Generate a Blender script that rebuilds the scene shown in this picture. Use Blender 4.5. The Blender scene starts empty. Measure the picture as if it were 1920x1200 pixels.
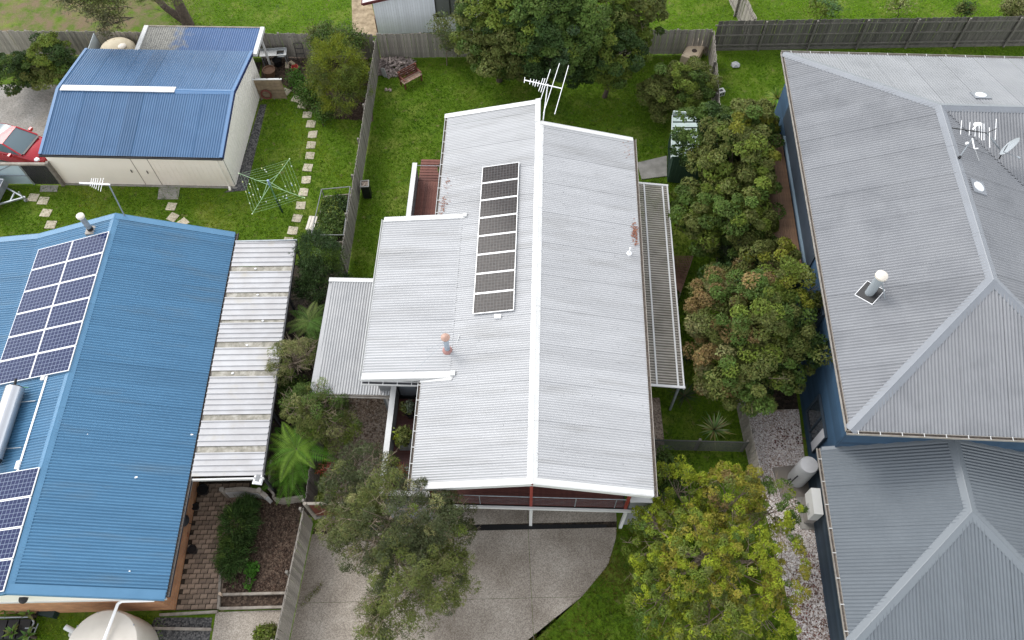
import bpy, math, random
import numpy as np
from mathutils import Vector, Matrix

# ---------------------------------------------------------------- camera, sky, sun, exposure
scene = bpy.context.scene
COL = scene.collection
F_PX, TILT, ROLL, CAM_H = 1495.0, math.radians(30.33), math.radians(1.3), 32.0
fw = Vector((0, math.sin(TILT), -math.cos(TILT)))
rt0 = Vector((1, 0, 0)); dn0 = fw.cross(rt0)
RT = rt0 * math.cos(ROLL) + dn0 * math.sin(ROLL)
DN = dn0 * math.cos(ROLL) - rt0 * math.sin(ROLL)
cam_data = bpy.data.cameras.new('camera')
cam = bpy.data.objects.new('camera', cam_data); COL.objects.link(cam)
M = Matrix.Identity(4)
for i, ax in enumerate((RT, -DN, -fw)):
    for j in range(3): M[j][i] = ax[j]
M.translation = (0, 0, CAM_H)
cam.matrix_world = M
cam_data.sensor_width = 36.0; cam_data.lens = F_PX / 1920 * 36.0
cam_data.clip_start = 0.5; cam_data.clip_end = 2000
scene.camera = cam

SUN_EL, SUN_AZ = math.radians(44), math.radians(-46)   # azimuth measured from +Y towards +X
world = bpy.data.worlds.new('World'); scene.world = world; world.use_nodes = True
wn = world.node_tree.nodes; wl = world.node_tree.links; wn.clear()
sky = wn.new('ShaderNodeTexSky'); sky.sky_type = 'NISHITA'; sky.sun_disc = False
sky.sun_elevation = SUN_EL; sky.sun_rotation = SUN_AZ
sky.air_density = 1.0; sky.dust_density = 0.5; sky.ozone_density = 1.0; sky.altitude = 50
hs = wn.new('ShaderNodeHueSaturation'); hs.inputs['Saturation'].default_value = 0.17   # cloud cover greys the sky evenly
bg = wn.new('ShaderNodeBackground'); bg.inputs['Strength'].default_value = 0.15
wo = wn.new('ShaderNodeOutputWorld')
wl.new(sky.outputs[0], hs.inputs['Color']); wl.new(hs.outputs[0], bg.inputs['Color']); wl.new(bg.outputs[0], wo.inputs[0])
sun_d = bpy.data.lights.new('sun', 'SUN'); sun_d.energy = 0.6; sun_d.angle = math.radians(24); sun_d.color = (1.0, 0.96, 0.90)
sun = bpy.data.objects.new('sun', sun_d); COL.objects.link(sun)
sdir = Vector((math.sin(SUN_AZ) * math.cos(SUN_EL), math.cos(SUN_AZ) * math.cos(SUN_EL), math.sin(SUN_EL)))
sun.rotation_euler = sdir.to_track_quat('Z', 'Y').to_euler(); sun.location = (0, 0, 60)
scene.view_settings.view_transform = 'Standard'; scene.view_settings.look = 'None'
scene.view_settings.gamma = 1.0; scene.view_settings.exposure = 1.62
scene.view_settings.use_curve_mapping = False

# ---------------------------------------------------------------- helpers
def P(px, py, z=0.0):
    """survey: point at height z on the sight line of a photo pixel"""
    d = fw + RT * ((px - 960) / F_PX) + DN * ((py - 600) / F_PX)
    t = (z - CAM_H) / d.z
    return Vector((0, 0, CAM_H)) + d * t
def PL(px, py, o, n):
    d = fw + RT * ((px - 960) / F_PX) + DN * ((py - 600) / F_PX)
    c = Vector((0, 0, CAM_H)); o = Vector(o); n = Vector(n)
    return c + d * ((o - c).dot(n) / d.dot(n))

class Frame:
    def __init__(s, x, y, yaw_deg):
        s.o = Vector((x, y, 0)); s.r = math.radians(yaw_deg)
        s.m = Matrix.Translation(s.o) @ Matrix.Rotation(s.r, 4, 'Z'); s.i = s.m.inverted()
    def loc(s, v): return s.i @ Vector(v)
    def P(s, px, py, z=0): return s.i @ P(px, py, z)
    def PL(s, px, py, o, n):
        return s.i @ PL(px, py, s.m @ Vector(o), s.m.to_3x3() @ Vector(n))

class MB:
    def __init__(s): s.v = []; s.f = []
    def add(s, vs, fs):
        b = len(s.v); s.v += [tuple(x) for x in vs]; s.f += [tuple(i + b for i in f) for f in fs]; return s
    def box(s, x0, x1, y0, y1, z0, z1):
        return s.add([(x0,y0,z0),(x1,y0,z0),(x1,y1,z0),(x0,y1,z0),(x0,y0,z1),(x1,y0,z1),(x1,y1,z1),(x0,y1,z1)],
                     [(0,3,2,1),(4,5,6,7),(0,1,5,4),(1,2,6,5),(2,3,7,6),(3,0,4,7)])
    def obox(s, c, ax, ay, az):
        c, ax, ay, az = map(Vector, (c, ax, ay, az))
        vs = [c + ax*i + ay*j + az*k for k in (-1,1) for (i,j) in ((-1,-1),(1,-1),(1,1),(-1,1))]
        return s.add(vs, [(0,3,2,1),(4,5,6,7),(0,1,5,4),(1,2,6,5),(2,3,7,6),(3,0,4,7)])
    def beam(s, p, q, w, h, up=(0,0,1)):
        p, q, up = Vector(p), Vector(q), Vector(up)
        d = q - p; L = d.length; d.normalize()
        side = d.cross(up)
        if side.length < 1e-4: side = d.cross(Vector((1,0,0)))
        side.normalize(); u = side.cross(d)
        return s.obox((p+q)/2, d*(L/2), side*(w/2), u*(h/2))
    def tube(s, p, q, r0, r1=None, n=8, cap=True):
        p, q = Vector(p), Vector(q); r1 = r0 if r1 is None else r1
        d = (q-p)
        if d.length < 1e-6: return s
        d.normalize(); a = d.orthogonal().normalized(); b = d.cross(a)
        vs = []
        for c, r in ((p, r0), (q, r1)):
            for i in range(n):
                t = 2*math.pi*i/n; vs.append(c + a*(math.cos(t)*r) + b*(math.sin(t)*r))
        fs = [(i, (i+1)%n, n+(i+1)%n, n+i) for i in range(n)]
        if cap: fs += [tuple(range(n))[::-1], tuple(range(n, 2*n))]
        return s.add(vs, fs)
    def path(s, pts, r, n=6):
        for i in range(len(pts)-1): s.tube(pts[i], pts[i+1], r, r, n)
        return s
    def prism(s, pts, z0, z1):
        n = len(pts)
        vs = [(x,y,z0) for x,y in pts] + [(x,y,z1) for x,y in pts]
        a = sum(pts[i][0]*pts[(i+1)%n][1]-pts[(i+1)%n][0]*pts[i][1] for i in range(n))
        idx = list(range(n))
        fs = [tuple(i for i in idx[::-1]), tuple(n+i for i in idx)] + [(i,(i+1)%n,n+(i+1)%n,n+i) for i in range(n)]
        if a < 0: fs = [f[::-1] for f in fs]
        return s.add(vs, fs)
    def lathe(s, c, prof, n=24):
        c = Vector(c); vs = []; fs = []; m = len(prof)
        for r, z in prof:
            for i in range(n):
                t = 2*math.pi*i/n; vs.append(c + Vector((r*math.cos(t), r*math.sin(t), z)))
        for k in range(m-1):
            for i in range(n):
                fs.append((k*n+i, k*n+(i+1)%n, (k+1)*n+(i+1)%n, (k+1)*n+i))
        fs += [tuple(range(n))[::-1], tuple((m-1)*n+i for i in range(n))]
        return s.add(vs, fs)
    def ico(s, c, rx, ry, rz, rng=None, j=0.0):
        t = (1+5**.5)/2
        vs = [(-1,t,0),(1,t,0),(-1,-t,0),(1,-t,0),(0,-1,t),(0,1,t),(0,-1,-t),(0,1,-t),(t,0,-1),(t,0,1),(-t,0,-1),(-t,0,1)]
        fs = [(0,11,5),(0,5,1),(0,1,7),(0,7,10),(0,10,11),(1,5,9),(5,11,4),(11,10,2),(10,7,6),(7,1,8),(3,9,4),(3,4,2),(3,2,6),(3,6,8),(3,8,9),(4,9,5),(2,4,11),(6,2,10),(8,6,7),(9,8,1)]
        out = []
        for v in vs:
            k = 1/1.902*(1 + (rng.uniform(-j, j) if rng else 0))
            out.append((c[0]+v[0]*rx*k, c[1]+v[1]*ry*k, c[2]+v[2]*rz*k))
        return s.add(out, fs)
    def mesh(s, name, smooth=False):
        me = bpy.data.meshes.new(name); me.from_pydata(s.v, [], s.f); me.update()
        if smooth:
            me.polygons.foreach_set('use_smooth', [True]*len(me.polygons))
            try: me.set_sharp_from_angle(angle=math.radians(40))
            except Exception: pass
        return me
    def build(s, name, mat, parent=None, smooth=False):
        return link(name, s.mesh(name, smooth), mat, parent)

def link(name, me, mat, parent=None):
    if mat is not None and not me.materials: me.materials.append(mat)
    o = bpy.data.objects.new(name, me); COL.objects.link(o)
    if parent: o.parent = parent
    return o
def tag(o, label=None, cat=None, group=None, kind=None):
    if label: o['label'] = label
    if cat: o['category'] = cat
    if group: o['group'] = group
    if kind: o['kind'] = kind
    return o
def thing(name, label, cat, loc=(0,0,0), rotz=0.0, group=None):
    o = bpy.data.objects.new(name, None); COL.objects.link(o); o.empty_display_size = 0.2
    o.location = loc; o.rotation_euler = (0, 0, rotz)
    return tag(o, label, cat, group)
def dup(root, loc, rotz, label=None):
    r = root.copy(); COL.objects.link(r); r.location = loc; r.rotation_euler = (0, 0, rotz)
    if label: r['label'] = label
    for ch in list(root.children):
        c = ch.copy(); COL.objects.link(c); c.parent = r
        for g in list(ch.children):
            d = g.copy(); COL.objects.link(d); d.parent = c
    return r
def struct(name, mb, mat, label=None):
    o = mb.build(name, mat); tag(o, label, None, None, 'structure'); return o

# ---------------------------------------------------------------- materials
MATS = {}
def mat(name, col, rough=0.6, metal=0.0, col2=None, scale=3.0, detail=4.0, bump=0.0, bscale=40.0, objvar=0.0, spec=0.4, col3=None, scale3=0.6, lo3=0.5, hi3=0.65, stretch=None, contrast=(0.35, 0.65), alpha=1.0):
    if name in MATS: return MATS[name]
    m = bpy.data.materials.new(name); m.use_nodes = True; nt = m.node_tree; N = nt.nodes; L = nt.links
    b = N['Principled BSDF']; b.inputs['Roughness'].default_value = rough; b.inputs['Metallic'].default_value = metal
    b.inputs['Specular IOR Level'].default_value = spec
    if alpha < 1: b.inputs['Alpha'].default_value = alpha
    tc = N.new('ShaderNodeTexCoord'); vec = tc.outputs['Object']
    if stretch:
        mp = N.new('ShaderNodeMapping'); mp.inputs['Scale'].default_value = stretch; L.new(vec, mp.inputs[0]); vec = mp.outputs[0]
    cur = None
    def noise(sc, dt):
        n = N.new('ShaderNodeTexNoise'); n.inputs['Scale'].default_value = sc; n.inputs['Detail'].default_value = dt; n.inputs['Roughness'].default_value = 0.6
        L.new(vec, n.inputs['Vector']); return n.outputs['Fac']
    def ramp(src, lo, hi):
        r = N.new('ShaderNodeMapRange'); r.inputs['From Min'].default_value = lo; r.inputs['From Max'].default_value = hi; L.new(src, r.inputs['Value']); return r.outputs[0]
    def mix(fac, a, c):
        x = N.new('ShaderNodeMix'); x.data_type = 'RGBA'
        L.new(fac, x.inputs[0]) if not isinstance(fac, float) else None
        for sock, v in ((x.inputs[6], a), (x.inputs[7], c)):
            if isinstance(v, (tuple, list)): sock.default_value = (*v, 1)
            else: L.new(v, sock)
        return x.outputs[2]
    cur = tuple(col)
    if col2: cur = mix(ramp(noise(scale, detail), *contrast), cur, tuple(col2))
    if col3: cur = mix(ramp(noise(scale3, 3.0), lo3, hi3), cur, tuple(col3))
    if objvar > 0:
        oi = N.new('ShaderNodeObjectInfo'); r = ramp(oi.outputs['Random'], 0, 1); r.node.inputs['To Min'].default_value = 1-objvar; r.node.inputs['To Max'].default_value = 1+objvar
        h = N.new('ShaderNodeHueSaturation'); L.new(r, h.inputs['Value'])
        if isinstance(cur, tuple): h.inputs['Color'].default_value = (*cur, 1)
        else: L.new(cur, h.inputs['Color'])
        cur = h.outputs[0]
    if isinstance(cur, tuple): b.inputs['Base Color'].default_value = (*cur, 1)
    else: L.new(cur, b.inputs['Base Color'])
    if bump > 0:
        bp = N.new('ShaderNodeBump'); bp.inputs['Strength'].default_value = 1.0; bp.inputs['Distance'].default_value = bump
        L.new(noise(bscale, 4.0), bp.inputs['Height']); L.new(bp.outputs[0], b.inputs['Normal'])
    MATS[name] = m; return m

def leaf_mat(name='leaf', trans=0.22, rough=0.55):
    if name in MATS: return MATS[name]
    m = bpy.data.materials.new(name); m.use_nodes = True; N = m.node_tree.nodes; L = m.node_tree.links
    b = N['Principled BSDF']; b.inputs['Roughness'].default_value = rough; b.inputs['Specular IOR Level'].default_value = 0.12
    a = N.new('ShaderNodeAttribute'); a.attribute_name = 'Col'
    L.new(a.outputs['Color'], b.inputs['Base Color'])
    t = N.new('ShaderNodeBsdfTranslucent'); L.new(a.outputs['Color'], t.inputs['Color'])
    x = N.new('ShaderNodeMixShader'); x.inputs[0].default_value = trans
    L.new(b.outputs[0], x.inputs[1]); L.new(t.outputs[0], x.inputs[2]); L.new(x.outputs[0], N['Material Output'].inputs['Surface'])
    MATS[name] = m; return m

def panel_mat(name, cell, line, nx, ny, cell2, half=False):
    """flat cell print of a solar panel, in the panel's own coordinates (metres; panel 1.0 x 1.0 mapped by UV-like attribute)"""
    m = bpy.data.materials.new(name); m.use_nodes = True; N = m.node_tree.nodes; L = m.node_tree.links
    b = N['Principled BSDF']; b.inputs['Roughness'].default_value = 0.12; b.inputs['Specular IOR Level'].default_value = 0.10
    tc = N.new('ShaderNodeTexCoord'); sp = N.new('ShaderNodeSeparateXYZ'); L.new(tc.outputs['Generated'], sp.inputs[0])
    def edge(sock, n, w):
        mu = N.new('ShaderNodeMath'); mu.operation = 'MULTIPLY'; mu.inputs[1].default_value = n; L.new(sock, mu.inputs[0])
        fr = N.new('ShaderNodeMath'); fr.operation = 'FRACT'; L.new(mu.outputs[0], fr.inputs[0])
        s1 = N.new('ShaderNodeMath'); s1.operation = 'SUBTRACT'; s1.inputs[1].default_value = 0.5; L.new(fr.outputs[0], s1.inputs[0])
        ab = N.new('ShaderNodeMath'); ab.operation = 'ABSOLUTE'; L.new(s1.outputs[0], ab.inputs[0])
        g = N.new('ShaderNodeMath'); g.operation = 'GREATER_THAN'; g.inputs[1].default_value = 0.5-w; L.new(ab.outputs[0], g.inputs[0]); return g.outputs[0]
    ex = edge(sp.outputs[0], nx, 0.06); ey = edge(sp.outputs[1], ny, 0.055)
    mx = N.new('ShaderNodeMath'); mx.operation = 'MAXIMUM'; L.new(ex, mx.inputs[0]); L.new(ey, mx.inputs[1])
    vo = N.new('ShaderNodeTexNoise'); vo.inputs['Scale'].default_value = 9; L.new(tc.outputs['Object'], vo.inputs['Vector'])
    mr = N.new('ShaderNodeMapRange'); mr.inputs['From Min'].default_value = .35; mr.inputs['From Max'].default_value = .65; L.new(vo.outputs['Fac'], mr.inputs[0])
    c = N.new('ShaderNodeMix'); c.data_type = 'RGBA'; L.new(mr.outputs[0], c.inputs[0]); c.inputs[6].default_value = (*cell, 1); c.inputs[7].default_value = (*cell2, 1)
    d = N.new('ShaderNodeMix'); d.data_type = 'RGBA'; L.new(mx.outputs[0], d.inputs[0]); L.new(c.outputs[2], d.inputs[6]); d.inputs[7].default_value = (*line, 1)
    L.new(d.outputs[2], b.inputs['Base Color'])
    return m

M_white_roof = mat('white_roof', (0.378, 0.380, 0.384), 0.45, 0.0, (0.424, 0.426, 0.430), 1.1, 5, objvar=0.045, spec=0.5, stretch=(.3, 2.2, 1), col3=(0.29, 0.287, 0.28), scale3=.8, lo3=.52, hi3=.85)
M_white_trim = mat('white_trim', (0.5848, 0.5848, 0.5762), 0.45, 0, (0.5332, 0.5332, 0.516), 2.0)
M_porch_roof = mat('porch_roof', (0.312, 0.3159, 0.3198), 0.45, 0, (0.3666, 0.3666, 0.3666), 1.2, objvar=0.03)
M_blue_roof = mat('blue_roof', (0.054, 0.152, 0.262), 0.5, 0, (0.064, 0.172, 0.290), 1.0, objvar=0.05, stretch=(.3, 2.2, 1), col3=(.085, .15, .21), scale3=.7, lo3=.55, hi3=.85)
M_blue_trim = mat('blue_trim', (0.078, 0.192, 0.315), 0.45, 0, (0.068, 0.174, 0.288), 1.5)
M_shed_roof = mat('shed_roof', (0.044, 0.108, 0.212), 0.5, 0, (0.052, 0.124, 0.236), 0.8, objvar=0.04)
M_grey_roof = mat('grey_roof', (0.182, 0.187, 0.198), 0.45, 0, (0.205, 0.210, 0.220), .9, objvar=0.045, col3=(.14,.145,.155), scale3=.5, lo3=.52, hi3=.8)
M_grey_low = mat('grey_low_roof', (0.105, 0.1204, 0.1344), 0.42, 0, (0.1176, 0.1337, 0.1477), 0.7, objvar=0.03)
M_grey_trim = mat('grey_trim', (0.185, 0.198, 0.218), 0.42, 0, (0.17, 0.182, 0.20), 1.5)
M_gutter_tan = mat('gutter_tan', (0.33, 0.305, 0.275), 0.6, 0, (0.25, 0.225, 0.195), 4)
M_gutter_dark = mat('gutter_dark', (0.025, 0.025, 0.03), 0.5)
M_debris = mat('debris', (0.06, 0.05, 0.042), 0.9, 0, (0.16, 0.13, 0.105), 14)
M_cream = mat('cream_wall', (0.88, 0.84, 0.77), 0.5, 0, (0.85, 0.81, 0.74), 1.2)
M_render = mat('render_grey', (0.22, 0.225, 0.23), 0.8, 0, (0.17, 0.175, 0.18), 2)
M_brick = None
M_timber_red = mat('timber_red', (0.23, 0.035, 0.025), 0.5)
M_deck = mat('deck_board', (0.125, 0.042, 0.030), 0.7, 0, (0.16, 0.06, 0.042), 5, objvar=0.18, stretch=(1, 1, 1))
M_deck_dark = mat('deck_board_dark', (0.085, 0.03, 0.026), 0.5, 0, (0.12, 0.045, 0.036), 5, objvar=0.15)
M_glass = mat('window_glass', (0.03, 0.04, 0.05), 0.08, 0, spec=0.6)
M_black = mat('black_plastic', (0.012, 0.012, 0.013), 0.45)
M_steel = mat('steel', (0.55, 0.56, 0.58), 0.3, 0.9)
M_galv = mat('galvanised', (0.30, 0.33, 0.35), 0.45, 0.35, (0.22, 0.24, 0.26), 5)
M_white_paint = mat('white_paint', (0.8, 0.8, 0.8), 0.4)
M_paling = mat('paling', (0.34, 0.31, 0.27), 0.85, 0, (0.21, 0.19, 0.165), 3, objvar=0.24, stretch=(6, 6, 1), bump=0.004, bscale=12)
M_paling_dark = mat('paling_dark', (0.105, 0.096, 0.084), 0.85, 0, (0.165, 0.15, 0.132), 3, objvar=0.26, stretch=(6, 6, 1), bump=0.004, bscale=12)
M_rail = mat('fence_rail', (0.21, 0.19, 0.165), 0.85, 0, (0.14, 0.128, 0.112), 5)
M_sleeper = mat('sleeper', (0.30, 0.27, 0.23), 0.85, 0, (0.2, 0.17, 0.14), 4)
M_concrete = mat('concrete', (0.30, 0.285, 0.26), 0.85, 0, (0.20, 0.19, 0.17), 2, bump=0.004, bscale=30)
M_stone = mat('stepping_stone', (0.50, 0.45, 0.35), 0.85, 0, (0.38, 0.33, 0.25), 6, objvar=0.15)
M_bark = mat('bark', (0.10, 0.075, 0.055), 0.9, 0, (0.05, 0.038, 0.03), 9, bump=0.02, bscale=15)
M_bark_pale = mat('bark_pale', (0.24, 0.19, 0.14), 0.9, 0, (0.13, 0.10, 0.075), 9)
M_twig = mat('twig', (0.20, 0.155, 0.11), 0.9)
M_cap_copper = mat('copper_cap', (0.36, 0.23, 0.18), 0.5, 0.2)
M_beige = mat('beige_poly', (0.62, 0.57, 0.50), 0.55, 0, (0.56, 0.51, 0.44), 1.5)
M_terracotta = mat('terracotta', (0.3, 0.12, 0.06), 0.8)
# ---------------------------------------------------------------- ground and paving
def ground_mat():
    m = bpy.data.materials.new('lawn_ground'); m.use_nodes = True; N = m.node_tree.nodes; L = m.node_tree.links
    b = N['Principled BSDF']; b.inputs['Roughness'].default_value = 0.9; b.inputs['Specular IOR Level'].default_value = 0.15
    tc = N.new('ShaderNodeTexCoord')
    def noise(sc, dt=5, off=0):
        mp = N.new('ShaderNodeMapping'); mp.inputs['Location'].default_value = (off, off*.7, 0); L.new(tc.outputs['Object'], mp.inputs[0])
        n = N.new('ShaderNodeTexNoise'); n.inputs['Scale'].default_value = sc; n.inputs['Detail'].default_value = dt; n.inputs['Roughness'].default_value = .65; L.new(mp.outputs[0], n.inputs['Vector']); return n.outputs['Fac']
    def rng_(s, lo, hi):
        r = N.new('ShaderNodeMapRange'); r.inputs['From Min'].default_value = lo; r.inputs['From Max'].default_value = hi; L.new(s, r.inputs[0]); return r.outputs[0]
    def mixc(f, a, c):
        x = N.new('ShaderNodeMix'); x.data_type = 'RGBA'; L.new(f, x.inputs[0])
        for sk, v in ((x.inputs[6], a), (x.inputs[7], c)):
            if isinstance(v, tuple): sk.default_value = (*v, 1)
            else: L.new(v, sk)
        return x.outputs[2]
    c = mixc(rng_(noise(9, 6), .35, .65), (0.054, 0.108, 0.006), (0.096, 0.162, 0.009))
    c = mixc(rng_(noise(.45, 4, 7), .5, .68), c, (0.15, 0.19, 0.03))
    c = mixc(rng_(noise(1.6, 5, 31), .56, .70), c, (0.042, 0.085, 0.010))
    c = mixc(rng_(noise(2.6, 5, 19), .58, .72), c, (0.15, 0.13, 0.055))
    # the worn, leaf-strewn ground beyond the back fence on the left
    sp = N.new('ShaderNodeSeparateXYZ'); L.new(tc.outputs['Object'], sp.inputs[0])
    fx = rng_(sp.outputs[0], -17.5, -22.5); fy = rng_(sp.outputs[1], 36.6, 38.0)
    mu = N.new('ShaderNodeMath'); mu.operation = 'MULTIPLY'; L.new(fx, mu.inputs[0]); L.new(fy, mu.inputs[1])
    mu2 = N.new('ShaderNodeMath'); mu2.operation = 'MULTIPLY'; L.new(mu.outputs[0], mu2.inputs[0]); L.new(rng_(noise(1.1, 6, 3), .38, .6), mu2.inputs[1])
    c = mixc(mu2.outputs[0], c, (0.17, 0.125, 0.075))
    L.new(c, b.inputs['Base Color'])
    bp = N.new('ShaderNodeBump'); bp.inputs['Distance'].default_value = .06; L.new(noise(14, 6), bp.inputs['Height']); L.new(bp.outputs[0], b.inputs['Normal'])
    return m
g = MB().add([(-300,-200,0),(300,-200,0),(300,400,0),(-300,400,0)], [(0,1,2,3)])
struct('ground', g, ground_mat())

def speckle(name, c1, c2, c3, sc, bump=0.006, big=None):
    m = bpy.data.materials.new(name); m.use_nodes = True; N = m.node_tree.nodes; L = m.node_tree.links
    b = N['Principled BSDF']; b.inputs['Roughness'].default_value = .85; b.inputs['Specular IOR Level'].default_value = .25
    tc = N.new('ShaderNodeTexCoord')
    v = N.new('ShaderNodeTexVoronoi'); v.inputs['Scale'].default_value = sc; L.new(tc.outputs['Object'], v.inputs['Vector'])
    sp = N.new('ShaderNodeSeparateColor'); L.new(v.outputs['Color'], sp.inputs[0])
    r = N.new('ShaderNodeValToRGB'); e = r.color_ramp.elements
    e[0].color = (*c1, 1); e[1].color = (*c3, 1); e[1].position = .85; x = e.new(.45); x.color = (*c2, 1); L.new(sp.outputs[0], r.inputs[0])
    n = N.new('ShaderNodeTexNoise'); n.inputs['Scale'].default_value = .5; n.inputs['Detail'].default_value = 5; L.new(tc.outputs['Object'], n.inputs['Vector'])
    mr = N.new('ShaderNodeMapRange'); mr.inputs['From Min'].default_value = .4; mr.inputs['From Max'].default_value = .68; L.new(n.outputs['Fac'], mr.inputs[0])
    mx = N.new('ShaderNodeMix'); mx.data_type = 'RGBA'; mx.blend_type = 'MULTIPLY'; L.new(r.outputs[0], mx.inputs[6]); mx.inputs[7].default_value = (*(big or (.8, .78, .76)), 1); L.new(mr.outputs[0], mx.inputs[0])
    L.new(mx.outputs[2], b.inputs['Base Color'])
    bp = N.new('ShaderNodeBump'); bp.inputs['Distance'].default_value = bump; L.new(v.outputs['Distance'], bp.inputs['Height']); L.new(bp.outputs[0], b.inputs['Normal'])
    return m
M_aggregate = speckle('exposed_aggregate', (.235, .203, .168), (.325, .285, .238), (.425, .38, .322), 34, .004, (.58, .55, .52))
M_pebble_sheet = speckle('pebble_sheet', (.30, .25, .22), (.58, .52, .48), (.80, .75, .71), 15, .02, (.50, .40, .34))
M_mulch = speckle('mulch', (.030, .020, .014), (.060, .040, .028), (.11, .078, .056), 13, .03, (.6, .55, .5))
M_litter = speckle('leaf_litter', (.15, .118, .095), (.29, .23, .185), (.43, .36, .30), 18, .02, (.62, .56, .5))
M_soil = speckle('dark_soil', (.018, .014, .010), (.035, .028, .020), (.06, .045, .032), 9, .03)
M_dark_gravel = speckle('dark_gravel', (.03, .03, .032), (.07, .07, .07), (.14, .135, .13), 16, .02)
M_grey_paving = speckle('grey_paving', (.22, .21, .19), (.30, .285, .26), (.36, .34, .31), 20, .003, (.62, .6, .57))
M_sand_paving = mat('sand_paving', (.42, .33, .22), .9, 0, (.20, .15, .09), 2.6, 5, bump=.01, bscale=8)
M_paver = mat('paver', (.27, .20, .145), .85, 0, (.18, .132, .098), 6, objvar=.30)

def sheet(name, pts, z, m, h=0.03):
    return struct(name, MB().prism([(p[0], p[1]) for p in pts], z-h, z), m)
def pxs(*pts): return [P(a, b, 0)[:2] for a, b in pts]

# driveway: slabs with open joints
drv = bpy.data.objects.new('driveway', None); COL.objects.link(drv); tag(drv, kind='structure')
def xr(y):   # curved right edge
    ys = [-1, 3.0, 4.0, 4.75, 5.5, 6.25, 7.44, 8.48, 9.05, 12]; xs = [-6.5, -1.9, -.75, .33, 1.37, 2.43, 3.56, 3.96, 4.05, 4.1]
    return float(np.interp(y, ys, xs))
def xl(y): return float(np.interp(y, [0, 4.94, 6.89, 8.9, 12], [-9.1, -8.66, -8.48, -8.26, -7.9]))
def xm(y): return .50 - .02*(y-7)
def slab(fa, fb, y0, y1, name='slab'):
    ys = np.linspace(y0+.007, y1-.007, 14)
    pts = [(fa(y)+.007, y) for y in ys[::-1]] + [(fb(y)-.007, y) for y in ys]
    pts = pts[::-1]
    MB().prism(pts, -.03, .022).build(name, M_aggregate, drv)
xmid2 = lambda y: -4.2
for y0, y1 in ((0.2, 2.9), (2.9, 6.27), (6.27, 8.93)):
    slab(xl, xmid2, y0, y1); slab(xmid2, xm, y0, y1)
    if y0 > 2: slab(xm, xr, y0, y1)
for fa, fb in ((lambda y: -4.9, xmid2), (xmid2, xm), (xm, xr)): slab(fa, fb, 9.17, 11.6)
MB().prism([(-8.2,8.9),(xr(8.9),8.9),(xr(9.2),9.2),(-8.2,9.2)], -.03, .004).build('joint_base', M_soil, drv)

sheet('gravel_strip', [(9.80,13.9),(12.36,13.9),(12.15,11.5),(12.6,4.3),(12.9,1.5),(10.9,1.5),(10.45,4.5),(9.95,11.5)], .012, M_pebble_sheet)
sheet('gravel_strip', [(9.80,13.91),(12.36,13.91),(12.75,19.5),(10.6,19.5)], .010, M_soil)
sheet('side_bed', [(-12.3,22.1),(-7.85,22.1),(-8.3,9.6),(-11.0,11.2),(-12.0,11.3),(-13.0,11.3)], .008, M_soil)
sheet('mulch_bed', pxs((415,915),(568,930),(540,1140),(410,1142)), .012, M_mulch)
sheet('litter_bed', [(-8.1,18.5),(-4.6,18.5),(-4.9,10.0),(-5.1,9.3),(-7.9,9.5)], .014, M_litter)
sheet('shrub_bed', pxs((492,95),(690,92),(700,228),(660,225),(612,222),(575,205),(545,168),(520,150),(488,192)), .010, M_mulch)
sheet('gravel_edging', pxs((488,196),(500,196),(462,357),(420,361),(440,350)), .012, M_dark_gravel)
sheet('paved_court', [(-40,28.0),(-24.9,28.0),(-24.2,34.75),(-26.5,34.9),(-40,35.2)], .012, M_grey_paving)
sheet('gravel_pad', pxs((290,1158),(398,1158),(392,1205),(270,1205)), .012, M_dark_gravel)
sheet('aggregate_path', pxs((405,1148),(538,1143),(530,1215),(395,1215)), .014, M_aggregate)
sheet('crazy_paving', pxs((659,-20),(661,67),(712,67),(690,-20)), .012, M_sand_paving)
sheet('side_path_soil', [(5.1,8.8),(6.3,8.8),(6.4,14.6),(5.3,14.6)], .012, M_litter)
sheet('concrete_slab', pxs((1194,306),(1250,293),(1250,331),(1203,337)), .05, M_concrete, .06)
sheet('concrete_pad', pxs((298,352),(338,352),(334,374),(296,374)), .03, M_concrete, .05)
sheet('concrete_pad', pxs((77,348),(110,348),(107,360),(75,360)), .03, M_concrete, .05)
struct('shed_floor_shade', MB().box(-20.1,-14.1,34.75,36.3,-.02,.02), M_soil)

# brick path beside the blue house, every paver its own piece
bp_ = bpy.data.objects.new('brick_path', None); COL.objects.link(bp_); tag(bp_, kind='structure')
sheet('path_bed', [(-13.22,6.1),(-11.5,6.1),(-11.0,11.25),(-13.2,11.25)], .010, M_soil).parent = bp_
rp = random.Random(5)
pmesh = []
for k in range(3):
    me = MB().prism([(-.131+rp.uniform(0,.01),-.089),(.131,-.089+rp.uniform(0,.01)),(.131-rp.uniform(0,.01),.089),(-.131,.089-rp.uniform(0,.008))], -.04, .03).mesh('paver'); me.materials.append(M_paver); pmesh.append(me)
row = 0; y = 6.22
while y < 11.1:
    right = -11.55 + (y-6.1)*.1
    x = -13.05 + (.14 if row % 2 else 0)
    while x < right:
        o = link('paver', pmesh[rp.randrange(3)], None, bp_); o.location = (x+rp.uniform(-.006,.006), y+rp.uniform(-.006,.006), rp.uniform(-.006,.006)); o.rotation_euler = (0,0,rp.uniform(-.03,.03))
        x += .281
    y += .193; row += 1

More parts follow.
